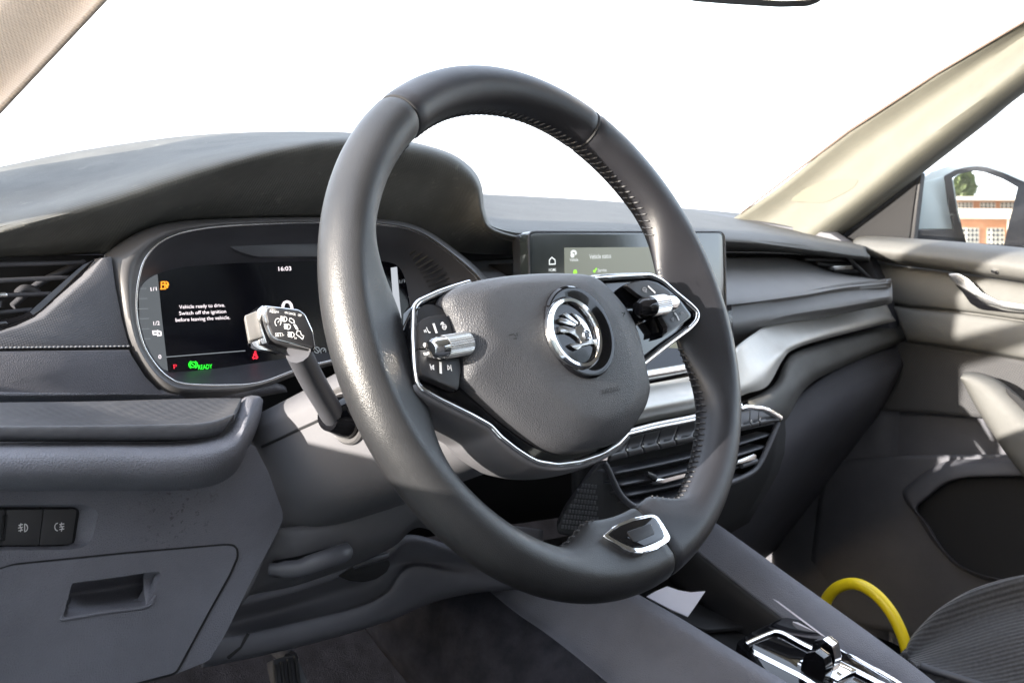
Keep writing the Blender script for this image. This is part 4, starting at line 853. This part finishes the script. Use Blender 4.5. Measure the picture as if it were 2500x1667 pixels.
# key strip
top_r = [(250, 605), (370, 568), (520, 520), (710, 476), (880, 436), (1140, 375), (1420, 310), (1600, 268), (1740, 246), (1840, 235), (1920, 226), (2040, 270), (2140, 345)]
fro_r = [(180, 745), (300, 712), (480, 672), (660, 632), (850, 590), (1060, 545), (1300, 490), (1520, 440), (1745, 398), (1835, 380), (1925, 360), (2040, 338), (2130, 352)]
bot_r = [(175, 832), (330, 792), (512, 748), (700, 700), (885, 655), (1062, 612), (1300, 560), (1520, 512), (1780, 452), (1850, 436), (1930, 418), (2040, 392), (2125, 368)]
KB = thing('climate_key_strip', 'row of dark climate keys above the centre air vent', 'switch panel', (.38, .13, -.17))
pt, pf_, pb = VP.many(top_r, 'k', -.022), VP.many(fro_r, 'k', .004), VP.many(bot_r, 'k', .003)
cuts = [0, 1.35, 2.35, 3.35, 4.35, 5.35, 6.5, 7.5, 8.5, 9.6, 12]
def at(P, t):
    j = min(int(t), len(P)-2); return P[j].lerp(P[j+1], t-j)
for a, b in zip(cuts, cuts[1:]):
    n_ = 5; g = .035; ts = [a+g+(b-a-2*g)*i/(n_-1) for i in range(n_)]
    kk = loft('key', [[at(pt, t) for t in ts], [at(pt, t).lerp(at(pf_, t), .5)+Vec((0, 0, .0005)) for t in ts], [at(pf_, t) for t in ts], [at(pf_, t).lerp(at(pb, t), .3)+VP.n*.001 for t in ts], [at(pb, t) for t in ts]], M_keyg, KB, nu=12, nv=14, thick=.002)
    mid_ = [at(pt, t).lerp(at(pf_, t), q)+VP.n*.0012+Vec((0, 0, .0008)) for t, q in ((a+.35*(b-a), .86), (a+.8*(b-a), .86), (a+.8*(b-a), .98), (a+.35*(b-a), .98))]
    plate('indicator_slot', mid_, VP.n+Vec((0, 0, .6)), .001, M_dark, kk, bevel=0)
loft('key_bed', [VP.many(top_r, 'k', -.026), VP.many(fro_r, 'k', -.001), VP.many(bot_r, 'k', -.003)], M_matt, KB, nu=40, nv=6, thick=.003)
for t in cuts[1:-1]: tube('light_guide', [at(pt, t).lerp(at(pf_, t), .80)+VP.n*.002, at(pt, t).lerp(at(pf_, t), .97)+VP.n*.002], .0009, M_satin, KB, ns=6)
plate('end_trim', VP.many(fillet([(62, 828), (90, 772), (160, 720), (178, 730), (150, 820)], 10), 'k', .006), VP.n, .012, M_chrome, KB, bevel=.0015)
tube('chrome_edge', VP.many([(1690, 225), (1760, 205), (1840, 215), (1930, 225), (2020, 262), (2130, 335)], 'k', .0), [.002, .0028, .0028, .003, .0035, .004], M_chrome, KB, n=24, ns=8, flat=(1, 1))
tube('chrome_edge', VP.many([(260, 510), (400, 478), (700, 400), (1145, 312), (1690, 185)], 'k', -.008), .0022, M_satin, KB, n=24, ns=8)
tube('chrome_edge', VP.many([(300, 535), (400, 512), (700, 440), (1145, 352), (1690, 222)], 'k', -.004), .0018, M_satin, KB, n=24, ns=8)
uo = [(108, 838), (150, 900), (210, 1030), (290, 1190), (380, 1290), (470, 1345), (580, 1345), (900, 1268), (1300, 1155), (1640, 1040), (1830, 940), (1910, 840), (1970, 720), (2040, 560), (2112, 385)]
plate('recess', VP.many(uo, 'k', -.030), VP.n, .004, M_matt, cv, bevel=0)
loft('recess_wall', [VP.many(uo, 'k', 0), VP.many(uo, 'k', -.03)], M_dark, cv, nu=60, nv=3, thick=.002)
tube('frame', VP.many(uo, 'k', .001), .0030, M_plain, cv, n=70, ns=10)
for s_ in ([(195, 968), (600, 890), (1100, 778), (1500, 676), (2010, 520)], [(262, 1102), (640, 1028), (1050, 930), (1500, 800), (1942, 662)], [(345, 1222), (700, 1150), (1020, 1076), (1500, 940), (1862, 812)], [(440, 1330), (700, 1285), (950, 1228), (1400, 1110), (1700, 1000)]):
    P = VP.many(s_, 'k', -.004)
    loft('slat', [[p+VP.n*.002+Vec((0, 0, -.0014)) for p in P], [p+VP.n*.003 for p in P], [p+VP.n*.002+Vec((0, 0, .0014)) for p in P], [p-VP.n*.016+Vec((0, 0, .003)) for p in P]], M_plain, cv, nu=30, nv=10, thick=.0015)
for q in ([(712, 1052), (740, 1022), (800, 1030), (1080, 958), (1150, 944), (1150, 985), (800, 1078), (725, 1068)], [(1640, 858), (1660, 815), (1840, 742), (1868, 760), (1862, 800), (1690, 850)]):
    sl = plate('slider_tab', VP.many(fillet(q, 10), 'k', .006), VP.n+Vec((0, 0, .3)), .008, M_satin, cv, bevel=.0015)
tube('slider_base', VP.many([(600, 970), (690, 1005), (700, 1040)], 'k', .001), .0028, M_dark, cv, ns=8)
tube('slider_base', VP.many([(1690, 880), (1780, 850), (1860, 822)], 'k', .001), .0028, M_plain, cv, ns=8)
# black band under the screen
bd = da
loft('centre_panel', [rY([(1225, 760), (1450, 745), (1680, 700)], .225), rY([(1300, 830), (1480, 815), (1685, 770)], .20), rY([(1380, 905), (1490, 885), (1690, 840)], .185)], M_screen, bd, nu=20, nv=10, thick=.006)
tube('trim_line', railY([(1500, 856, .172), (1590, 842, .172), (1640, 835, .176)]), .0018, M_satin, bd, n=12, ns=8)
loft('stack_core', [rY([(1330, 1000), (1500, 985), (1800, 900)], .19), rY([(1330, 1140), (1500, 1180), (1800, 1050)], .19), rY([(1300, 1320), (1500, 1320), (1720, 1200)], .24)], M_matt, bd, nu=20, nv=8, thick=.01)
ck = thing('console_cheek', 'dark side panel with grid texture left of the centre vent', 'panel', (.25, .15, -.25))
ckp = Plane(PX(.25)((1370, 1170)), (-.75, -.65, .05))
plate('panel', ckp.many(fillet([(1190, 330), (1235, 470), (1300, 590), (1420, 682), (1560, 700), (1500, 800), (1160, 845), (960, 862), (880, 850), (862, 810), (920, 690), (1075, 470)], 30), 'F'), ckp.n, .02, M_dark, ck, bevel=.003)
for i in range(11):
    for j in range(9):
        x = 905+i*22+j*9; y = 800-j*36+i*2
        if x < 1075+ (800-y)*-.05+80 and y > 470+ (1075-x)*1.5-60 and x > 880+(800-y)*.52:
            c_ = ckp((x, y), 'F', .0004)
            plate('grid_cell', ckp.many([(x-8, y+13), (x+8, y+11), (x+9, y-13), (x-7, y-11)], 'F', .0008), ckp.n, .001, M_plain, ck, bevel=.0003, seg=1)

# ================================================================ FLOOR, FOOTWELL, PEDALS
fl = thing('footwell_carpet', 'dark dusty carpet in the driver footwell', 'carpet', (0, .3, -.6))
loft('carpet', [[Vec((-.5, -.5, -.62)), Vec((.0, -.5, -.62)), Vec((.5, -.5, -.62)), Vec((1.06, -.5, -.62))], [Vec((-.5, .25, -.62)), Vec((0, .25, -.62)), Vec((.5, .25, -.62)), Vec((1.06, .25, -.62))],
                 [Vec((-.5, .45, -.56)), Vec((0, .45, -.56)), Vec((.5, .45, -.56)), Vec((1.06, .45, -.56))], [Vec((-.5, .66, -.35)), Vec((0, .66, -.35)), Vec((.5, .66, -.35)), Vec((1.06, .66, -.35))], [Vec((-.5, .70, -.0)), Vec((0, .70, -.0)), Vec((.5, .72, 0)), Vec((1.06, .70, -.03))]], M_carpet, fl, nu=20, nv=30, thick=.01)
bp = thing('brake_pedal', 'ribbed rubber brake pedal in the dark footwell', 'pedal', tuple(PY(.36)((1380, 950), 'C')))
PPd = Plane(PY(.36)((1380, 950), 'C'), (-.1, -.8, .5))
plate('pad', PPd.many(fillet([(1300, 900), (1415, 868), (1470, 985), (1480, 1060), (1330, 1060)], 14), 'C'), PPd.n, .012, M_plain, bp, bevel=.003)
for i in range(4): tube('rib', PPd.many([(1325+i*36, 1050), (1315+i*32, 925-i*14)], 'C', .001), .002, M_key, bp, ns=6)
tube('arm', [PPd((1390, 900), 'C', -.015), PPd((1300, 820), 'C', -.06), PPd((1200, 700), 'C', -.12)], .008, M_plain, bp, n=10, ns=8)

# ================================================================ CENTRE CONSOLE
cc = thing('centre_console', 'grey centre console with raised rails, bin and gloss black selector panel', 'console', (.37, -.05, -.5))
c0 = rX([(1230, 1235), (1370, 1310), (1455, 1358), (1560, 1417), (1700, 1502), (1840, 1585), (1990, 1675)], .288)
c1 = rX([(1215, 1240), (1350, 1313), (1440, 1362), (1560, 1428), (1700, 1510), (1835, 1590), (1980, 1680)], .280)
c2 = rX([(1205, 1250), (1340, 1325), (1430, 1374), (1550, 1440), (1690, 1522), (1820, 1600), (1960, 1690)], .272)
c3 = rX([(1120, 1270), (1240, 1360), (1340, 1420), (1470, 1500), (1600, 1590), (1720, 1680), (1850, 1780)], .255)
c4 = rX([(1080, 1300), (1190, 1390), (1290, 1455), (1400, 1540), (1500, 1630), (1620, 1740), (1750, 1860)], .235)
c4b = rX([(1065, 1305), (1170, 1395), (1265, 1462), (1375, 1550), (1480, 1645), (1600, 1760), (1730, 1880)], .222)
c5 = rX([(960, 1350), (1050, 1440), (1120, 1500), (1200, 1580), (1300, 1680), (1420, 1800), (1550, 1950)], .19)
c6 = rX([(820, 1420), (880, 1500), (930, 1560), (1000, 1650), (1080, 1760), (1200, 1900), (1350, 2050)], .17)
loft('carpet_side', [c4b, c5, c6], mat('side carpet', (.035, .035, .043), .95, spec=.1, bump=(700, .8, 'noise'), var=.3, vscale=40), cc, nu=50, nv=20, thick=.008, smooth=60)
loft('left_wall', [c0, c1, c2, c3, c4, c4b], M_lower, cc, nu=50, nv=50, thick=.008, smooth=60)
e0 = rX([(1560, 1210), (1700, 1320), (1850, 1430), (2000, 1560), (2200, 1720)], .505)
e1 = rX([(1560, 1150), (1650, 1205), (1800, 1312), (2000, 1455), (2140, 1560), (2300, 1690)], .492)
e2 = rX([(1555, 1152), (1645, 1211), (1795, 1320), (1992, 1462), (2130, 1568), (2290, 1700)], .482)
e3 = rX([(1540, 1165), (1632, 1232), (1780, 1342), (1975, 1482), (2110, 1588), (2270, 1715)], .470)
e4 = rX([(1520, 1205), (1608, 1272), (1750, 1384), (1925, 1510), (2050, 1610), (2210, 1740)], .452)
e5 = rX([(1505, 1218), (1590, 1290), (1730, 1402), (1890, 1520), (2010, 1625), (2180, 1760)], .448)
e6 = rX([(1480, 1280), (1560, 1350), (1690, 1455), (1840, 1570), (1960, 1680), (2120, 1800)], .446)
e0 = [p+Vec((.012, 0, -.05)) for p in e1]
loft('bin_wall', [e4, e5, e6], M_dark, cc, nu=40, nv=8, thick=.006)
loft('right_rail', [e0, e1, e2, e3, e4], M_lower, cc, nu=40, nv=44, thick=.006, smooth=50)
CPn = (Vec((.27, -.023, -.332))-Vec((.27, .14, -.30))).cross(Vec((.47, .14, -.30))-Vec((.27, .14, -.30))); CPn = CPn if CPn.z > 0 else -CPn
CPl = Plane((.37, .06, -.352), CPn)
plate('bin_floor', Plane((.37, .06, -.40), CPn).many([(1200, 1250), (1560, 1180), (1900, 1500), (1600, 1600)]), CPn, .005, M_matt, cc, bevel=0)
plate('bin_mat', Plane((.37, .06, -.392), CPn).many(fillet([(1380, 1290), (1590, 1285), (1765, 1410), (1745, 1436), (1620, 1446), (1500, 1400)], 20)), CPn, .004, M_dark, cc, bevel=.001)
plate('selector_panel', CPl.many(fillet([(1688, 1475), (1720, 1455), (1800, 1415), (1850, 1425), (2100, 1620), (2000, 1700), (1800, 1590)], 14)), CPn, .02, M_gloss, cc, bevel=.001)
gs = thing('gear_selector', 'chrome framed gear selector toggle on the gloss black panel', 'gear selector', tuple(CPl((1850, 1500))))
go = [(282, 742), (300, 712), (420, 655), (560, 603), (615, 594), (700, 610), (900, 715), (1150, 835), (1330, 930), (1700, 1120), (1900, 1240), (1500, 1420), (1100, 1230), (900, 1105), (620, 962), (375, 832)]
gi = [(318, 748), (335, 728), (440, 680), (570, 625), (612, 618), (690, 635), (880, 738), (1120, 858), (1300, 955), (1660, 1140), (1830, 1240), (1500, 1370), (1130, 1200), (930, 1080), (650, 940), (400, 812)]
loft('chrome_frame', [CPl.many(go, 'g', .0005), [p+CPn.normalized()*.003 for p in CPl.many([((a[0]+b[0])/2, (a[1]+b[1])/2) for a, b in zip(go, gi)], 'g')], CPl.many(gi, 'g', .002), CPl.many(gi, 'g', -.012)], M_chrome, gs, nu=90, nv=16, closed=True, thick=0, smooth=50)
plate('well', cr(CPl.many(gi, 'g', -.012), 60, True), CPn, .003, M_lightk, gs, bevel=0)
pk = plate('parking_key', CPl.many(fillet([(440, 822), (700, 712), (868, 770), (600, 890)], 14), 'g', -.004), CPn, .008, M_keyg, gs, bevel=.0012)
text('(P)', CPl, (600, 800), (655, 790), 30, E_orange, pk, 'g', -.0036)
plate('start_key', CPl.many(fillet([(612, 905), (880, 785), (915, 880), (740, 972)], 10), 'g', -.005), CPn, .008, M_lightk, gs, bevel=.0012)
plate('mode_key', CPl.many(fillet([(760, 985), (930, 905), (1010, 930), (990, 1010), (905, 1050)], 12), 'g', -.005), CPn, .008, M_lightk, gs, bevel=.0012)
tgp = CPl((1150, 1000), 'g')
tn = CPn.normalized(); tx = Vec((1, 0, 0)); ty = tn.cross(tx)
box('toggle_base', tgp+tn*.0, .036, .042, .012, M_chrome, gs, axes=(tx, ty, tn), bevel=.004)
plate('toggle', [tgp+tx*sx+ty*a+tn*b for sx in (-.016,) for a, b in ((-.012, .0), (-.013, .016), (-.008, .026), (.002, .028), (.010, .022), (.012, .010), (.010, .0))], -tx, -.014, M_gloss, gs, bevel=.0025, seg=3)
plate('toggle', [tgp+tx*sx+ty*a+tn*b for sx in (.004,) for a, b in ((-.010, .0), (-.010, .018), (-.004, .030), (.006, .032), (.014, .026), (.015, .012), (.012, .0))], -tx, -.014, M_chrome, gs, bevel=.0025, seg=3)
tube('side_trim', CPl.many([(1250, 770), (1500, 920), (1800, 1090), (2100, 1280)], 'g', .004), [.0008, .0025, .003, .003], M_chrome, gs, n=20, ns=8)
# papers
o = plate('paper_sheet', [Plane((.34, .16, -.33), (-.25, -.45, .85))(p, 'F') for p in [(1480, 1275), (1540, 1240), (1620, 1205), (1700, 1232), (1780, 1246), (1882, 1238), (1820, 1330), (1762, 1412), (1640, 1360)]], (-.25, -.45, .85), .0012, M_paper, None, bevel=0)
tagm(o, 'white paper sheet lying in the console bin under the wheel', 'paper')
pp = Plane((.452, .0, -.345), (-.8, -.2, .55))
ps = thing('paper_sheet', 'narrow white folded paper wedged beside the right console rail', 'paper', tuple(pp((1200, 720), 'g')))
plate('leaf', [pp(p, 'g') for p in [(772, 520), (796, 497), (850, 506), (1080, 632), (1600, 1005), (1500, 955), (1180, 780)]], pp.n, .0012, M_paper, ps, bevel=0)
plate('leaf', [pp(p, 'g', .001) for p in [(580, 258), (640, 285), (1010, 560), (1180, 690), (1090, 640), (860, 470)]], pp.n, .0012, M_paper, ps, bevel=0)

# ================================================================ PASSENGER SEAT, HOSE
st = thing('passenger_seat', 'ribbed black fabric passenger seat cushion at the lower right corner', 'seat', (.75, -.1, -.6))
sr = []
sil = [(1445, 1395), (1470, 1330), (1530, 1255), (1640, 1150), (1800, 1052), (1960, 992), (2116, 955), (2300, 930), (2480, 930)]
s0_ = [PX(.60+.012*i)(p, 'H') for i, p in enumerate(sil)]
far = [p+Vec((.06, .035, -.06)) for p in s0_]
far2 = [p+Vec((.09, .02, -.25)) for p in s0_]
n1 = [PX(.60+.012*i)(p, 'H') for i, p in enumerate([(1450, 1425), (1500, 1380), (1580, 1325), (1700, 1250), (1860, 1180), (2010, 1130), (2150, 1095), (2320, 1080), (2500, 1080)])]
n2 = [PX(.585+.010*i)(p, 'H') for i, p in enumerate([(1480, 1450), (1540, 1430), (1640, 1400), (1780, 1365), (1940, 1330), (2080, 1300), (2200, 1290), (2350, 1290), (2520, 1290)])]
n3 = [PX(.575+.008*i)(p, 'H') for i, p in enumerate([(1500, 1465), (1580, 1475), (1700, 1490), (1850, 1510), (2000, 1530), (2150, 1550), (2280, 1570), (2400, 1600), (2540, 1640)])]
n4 = [PX(.572+.006*i)(p, 'H') for i, p in enumerate([(1515, 1470), (1600, 1500), (1730, 1540), (1880, 1590), (2020, 1640), (2170, 1700), (2300, 1750), (2420, 1800), (2560, 1850)])]
n5 = [p+Vec((-.01, .0, -.16)) for p in n4]
loft('cushion', [far2, far, s0_, n1, n2, n3, n4, n5], M_seat, st, nu=60, nv=60, thick=.01, smooth=70)
tube('seam_piping', [p+Vec((-.003, -.002, .002)) for p in n4], .004, M_plain, st, n=30, ns=8)
hs = thing('yellow_hose', 'thick yellow hose looping up between console and passenger seat', 'hose', (.6, .1, -.6))
hp = [PX(.62)(p, 'H') for p in [(940, 1300), (955, 1180), (985, 1085), (1030, 1030), (1085, 1003), (1140, 997), (1200, 1015), (1275, 1068), (1345, 1150), (1395, 1240), (1430, 1330), (1455, 1430), (1470, 1560)]]
tube('hose_loop', hp, .0066, M_yellow, hs, n=60, ns=16)

# ================================================================ PASSENGER DOOR
pd = thing('passenger_door', 'passenger door card in pale sunlit grey with chrome handle and armrest', 'door', (1.04, 0, -.3))
def rG(pts, x): return rX(pts, x, 'G')
R = [rG([(1110, 372), (1215, 329), (1600, 352), (2000, 384), (2400, 424)], 1.05), rG([(1118, 376), (1222, 340), (1600, 362), (2000, 398), (2400, 440)], 1.025),
     rG([(1128, 384), (1232, 362), (1600, 396), (2000, 440), (2400, 492)], 1.0), rG([(1160, 398), (1268, 425), (1600, 455), (2000, 505), (2400, 560)], .99),
     rG([(1180, 415), (1292, 462), (1600, 500), (2000, 560), (2400, 622)], .996), rG([(1190, 430), (1305, 480), (1620, 525), (2000, 582), (2400, 640)], 1.012),
     rG([(1200, 450), (1350, 502), (1660, 546), (2020, 596), (2400, 650)], 1.04)]
loft('sill_trim', R, M_door, pd, nu=50, nv=40, thick=.006, smooth=60)
R = [rG([(1200, 448), (1350, 498), (1660, 540), (2020, 592), (2400, 646)], 1.045), rG([(1230, 520), (1400, 545), (1720, 585), (2060, 632), (2400, 680)], 1.03),
     rG([(1300, 660), (1470, 672), (1780, 700), (2100, 738), (2400, 775)], 1.022), rG([(1380, 755), (1540, 775), (1850, 805), (2150, 848), (2400, 882)], 1.026),
     rG([(1385, 764), (1545, 785), (1860, 815), (2160, 858), (2400, 892)], 1.035), rG([(1388, 774), (1550, 797), (1865, 826), (2165, 868), (2400, 902)], 1.035),
     rG([(1392, 782), (1556, 806), (1870, 836), (2170, 878), (2400, 912)], 1.022), rG([(1430, 890), (1640, 925), (1930, 960), (2200, 1000), (2400, 1025)], 1.016),
     rG([(1470, 985), (1720, 1020), (2000, 1062), (2220, 1102), (2400, 1130)], 1.022), rG([(1475, 996), (1725, 1034), (2005, 1076), (2220, 1116), (2400, 1144)], 1.036),
     rG([(1480, 1010), (1730, 1050), (2010, 1092), (2220, 1132), (2400, 1160)], 1.045)]
loft('upper_panel', R, M_door, pd, nu=50, nv=70, thick=.006, smooth=50)
R = [rG([(1300, 1000), (1480, 1008), (1730, 1046), (2010, 1088), (2400, 1155)], 1.043), rG([(1240, 1200), (1480, 1220), (1750, 1250), (2050, 1300), (2400, 1370)], 1.045), rG([(1180, 1440), (1450, 1450), (1750, 1470), (2050, 1500), (2400, 1560)], 1.042)]
loft('fabric_inlay', R, M_doorf, pd, nu=30, nv=16, thick=.006)
plate('door_core', [Vec((1.062, y, z)) for y, z in ((.45, -.05), (-1, -.06), (-1, -.66), (.45, -.66))], (-1, 0, 0), .02, M_doorl, pd, bevel=0)
R = [rX([(1000, 300), (1200, 275), (1500, 262), (1800, 258), (2200, 262)], 1.043, 'H'), rX([(950, 470), (1200, 480), (1420, 480), (1700, 500), (2200, 520)], 1.038, 'H'), rX([(900, 800), (1200, 850), (1500, 900), (1800, 960), (2200, 1020)], 1.04, 'H'), rX([(850, 1200), (1200, 1250), (1500, 1300), (1800, 1360), (2200, 1400)], 1.05, 'H')]
loft('lower_panel', R, M_doorl, pd, nu=30, nv=30, thick=.008)
po = [(2220, 268), (1900, 280), (1700, 290), (1590, 328), (1490, 400), (1418, 480), (1500, 610), (1600, 762), (1720, 890), (1850, 960), (2000, 998), (2220, 1020)]
pi_ = [(2220, 372), (1930, 376), (1760, 386), (1650, 420), (1570, 485), (1492, 560), (1560, 660), (1640, 790), (1740, 888), (1860, 942), (2000, 975), (2220, 995)]
loft('pocket_rim', [rX(po, 1.036, 'H'), rX([((a[0]*2+b[0])/3, (a[1]*2+b[1])/3) for a, b in zip(po, pi_)], 1.018, 'H'), rX(pi_, 1.012, 'H'), rX([(x+14, y+6) for x, y in pi_], 1.034, 'H')], M_doorl, pd, nu=60, nv=24, thick=0, smooth=60)
plate('pocket_panel', rX(pi_, 1.032, 'H'), (-1, 0, 0), .004, M_matt, pd, bevel=0)
AR = [rG([(1836, 1232), (1850, 1198), (1930, 1200), (2050, 1240), (2180, 1340), (2320, 1470), (2460, 1600)], 1.0), rG([(1822, 1232), (1840, 1202), (1920, 1206), (2030, 1250), (2150, 1350), (2290, 1485), (2430, 1620)], .965),
      rG([(1815, 1234), (1832, 1218), (1900, 1230), (1985, 1285), (2090, 1390), (2220, 1530), (2360, 1680)], .948), rG([(1814, 1238), (1828, 1236), (1880, 1262), (1945, 1330), (2040, 1450), (2160, 1600), (2300, 1770)], .944),
      rG([(1816, 1244), (1832, 1262), (1868, 1320), (1925, 1420), (2010, 1550), (2120, 1710), (2260, 1890)], .95), rG([(1820, 1248), (1838, 1270), (1872, 1335), (1930, 1440), (2015, 1575), (2120, 1730), (2260, 1910)], 1.0)]
loft('armrest', AR, M_door, pd, nu=50, nv=36, thick=.006, smooth=60)
plate('pull_recess', rG(fillet([(2098, 1290), (2180, 1352), (2320, 1480), (2420, 1580), (2420, 1700), (2200, 1420), (2110, 1330)], 20), .958), (-1, -.3, .6), .006, M_matt, pd, bevel=.001)
plate('handle_bowl', rG(fillet([(1762, 620), (1850, 655), (1950, 715), (2060, 765), (2300, 800), (2300, 830), (2120, 815), (1935, 795), (1880, 762), (1830, 690)], 14), 1.016), (-1, 0, 0), .008, M_gloss, pd, bevel=.002)
plate('door_handle', rG(fillet([(1732, 570), (1800, 566), (1862, 598), (1950, 688), (2050, 742), (2300, 780), (2300, 812), (2100, 792), (1985, 760), (1900, 700), (1800, 636), (1765, 612)], 16), 1.006), (-1, -.3, .5), .012, mat('handle chrome', (.85, .86, .88), .24, metal=1), pd, bevel=.005, seg=4)
lathe('lock_pin', rG([(2035, 552)], .993)[0], (-.5, -.2, .8), [(0, .005), (.003, .004), (.003, 0)], M_satin, pd, ns=12)
# window corner and glass
plate('mirror_sail', rX(fillet([(1900, 548), (2030, 456), (2108, 404), (2098, 470), (2088, 548), (2060, 590), (1960, 590)], 8), 1.062), (-1, 0, 0), .012, M_matt, pd, bevel=.002)
plate('belt_seal', rX([(1985, 540), (2352, 566), (2600, 590), (2600, 608), (2352, 584), (1985, 552)], 1.062), (-1, 0, .2), .012, M_dark, pd, bevel=.002)
plate('window_frame', rX([(2098, 408), (2116, 398), (2108, 470), (2098, 552), (2084, 552)], 1.066), (-1, 0, 0), .012, M_dark, pd, bevel=.002)
plate('window_glass', rX([(1960, 540), (2100, 410), (2360, 200), (2700, -60), (2900, 600)], 1.075), (-1, 0, 0), .003, M_glass, pd, bevel=0)

# ================================================================ DOOR MIRROR + WHAT IT REFLECTS
dmir = thing('door_mirror', 'silver passenger door mirror reflecting a brick building', 'mirror', tuple(PX(1.28)((2300, 500))))
MC = PX(1.26)((1250, 750), 'h'); vdir = (MC-CAM).normalized()
Rd = Vec((.30, -1, .035)).normalized(); mn = (Rd-vdir).normalized()
MG = Plane(MC, mn)
Hp = Plane(MC, (mn*.7-FWD*.6))
plate('housing', Hp.many(fillet([(310, 320), (400, 260), (520, 205), (800, 128), (960, 98), (1080, 88), (1300, 108), (1500, 168), (1860, 305), (2300, 480), (2300, 1345), (980, 1345), (760, 1085), (148, 1085)], 40), 'h', -.012), Hp.n, .06, M_paint, dmir, bevel=.006, seg=3)
plate('side_facet', Hp.many(fillet([(312, 390), (628, 300), (650, 420), (680, 640), (720, 900), (768, 1080), (150, 1085)], 12), 'h', -.0105), Hp.n, .004, mat('darker mirror silver', (.42, .48, .47), .35, metal=.2), dmir, bevel=.001)  # side facet in a darker silver than the housing
plate('base_cover', Hp.many(fillet([(150, 1095), (770, 1088), (740, 880), (850, 868), (975, 1320), (960, 1400), (120, 1400)], 20), 'h', -.008), Hp.n, .02, M_dark, dmir, bevel=.002)
plate('inner_frame', Hp.many(fillet([(640, 305), (800, 215), (960, 170), (1120, 158), (1240, 165), (1500, 250), (1860, 405), (2300, 560), (2300, 1330), (960, 1330), (880, 1080), (800, 860), (720, 860), (680, 640)], 30), 'h', -.009), Hp.n, .01, M_dark, dmir, bevel=.002)
mgl = plate('mirror_glass', MG.many(fillet([(768, 332), (870, 268), (1060, 228), (1120, 228), (1240, 248), (1500, 345), (1810, 520), (2200, 700), (2200, 1312), (972, 1312), (905, 1080), (850, 860), (800, 560)], 30), 'h', .0), mn, .003, M_mirror, dmir, bevel=0)
# reflected ray -> facade
FD = 38.0; fn = Vec((-Rd.x, -Rd.y, 0)).normalized(); FPl = Plane(MC+Rd*FD, fn)
def rf(p, back=0):
    r = ray(p, 'h').normalized(); P0 = MG(p, 'h'); q = r-mn*2*r.dot(mn)
    return P0+q*((FPl.p-fn*back-P0).dot(fn)/q.dot(fn))
br = thing('brick_building', 'orange brick building with pale cornices seen in the door mirror', 'building', tuple(rf((1300, 1350))))
def fq(name, pts, th, mt, par=br, back=0): return plate(name, [rf(p, back) for p in pts], fn, th, mt, par, bevel=0)
fq('wall', [(300, 915), (2600, 930), (2600, 1700), (300, 1700)], .5, M_brick)
fq('upper_wall', [(300, 640), (2600, 650), (2600, 800), (300, 780)], .5, M_brick, back=1.2)
fq('cornice', [(300, 775), (2600, 800), (2600, 935), (300, 915)], .9, M_stone, back=-.5)
fq('cornice', [(300, 842), (2600, 866), (2600, 884), (300, 860)], .3, mat('stone shade band', (.40, .37, .30), .9), back=-.6)
fq('roof_edge', [(300, 600), (2600, 616), (2600, 660), (300, 645)], .9, M_stone, back=.6)
fq('downpipe', [(1560, 930), (1590, 930), (1590, 1500), (1560, 1500)], .2, M_stone, back=-.3)
fq('lintel', [(1645, 1045), (2300, 1055), (2300, 1095), (1645, 1090)], .3, M_stone, back=-.3)
def win(x0, x1, y0, y1, nx, ny, back):
    f_ = fq('window', [(x0, y0), (x1, y0), (x1, y1), (x0, y1)], .05, M_frameW, back=back-.06)
    for i in range(nx):
        for j in range(ny):
            gx, gy = (x1-x0)/nx, (y1-y0)/ny
            fq('pane', [(x0+gx*(i+.15), y0+gy*(j+.15)), (x0+gx*(i+.82), y0+gy*(j+.15)), (x0+gx*(i+.82), y0+gy*(j+.85)), (x0+gx*(i+.15), y0+gy*(j+.85))], .02, M_pane, f_, back=back-.12)
for x0, x1 in ((830, 1058), (1160, 1390), (1460, 1700), (1770, 2000)): win(x0, x1, 688, 775, 4, 2, 1.2)
for x0, x1 in ((900, 1145), (1265, 1520), (1700, 1960)): win(x0, x1, 1065, 1340, 4, 4, 0)
tr = thing('leafy_tree', 'green tree beside the brick building in the mirror reflection', 'tree', tuple(rf((900, 900), 6)))
tc_ = rf((900, 430), 6); bs_ = rf((900, 1100), 6)
tube('trunk', [bs_, bs_.lerp(tc_, .5), tc_], [.3, .2, .08], M_bark, tr, n=6, ns=8)
bm = bmesh.new(); rr = (rf((1050, 430), 6)-tc_).length
for i in range(1500):
    d = Vec((random.gauss(0, 1), random.gauss(0, 1), random.gauss(0, 1))).normalized()*random.random()**.4
    p = tc_+Vec((d.x*rr, d.y*rr, d.z*rr*1.35)); u = Vec((random.gauss(0, 1), random.gauss(0, 1), random.gauss(0, 1))).normalized(); s_ = u.orthogonal().normalized(); z_ = random.uniform(.12, .3)
    bm.faces.new([bm.verts.new(p+q) for q in (u*z_, s_*z_*.6, -u*z_, -s_*z_*.6)])
from_bm(bm, 'crown', M_leafg, tr, smooth=None, fix=False)
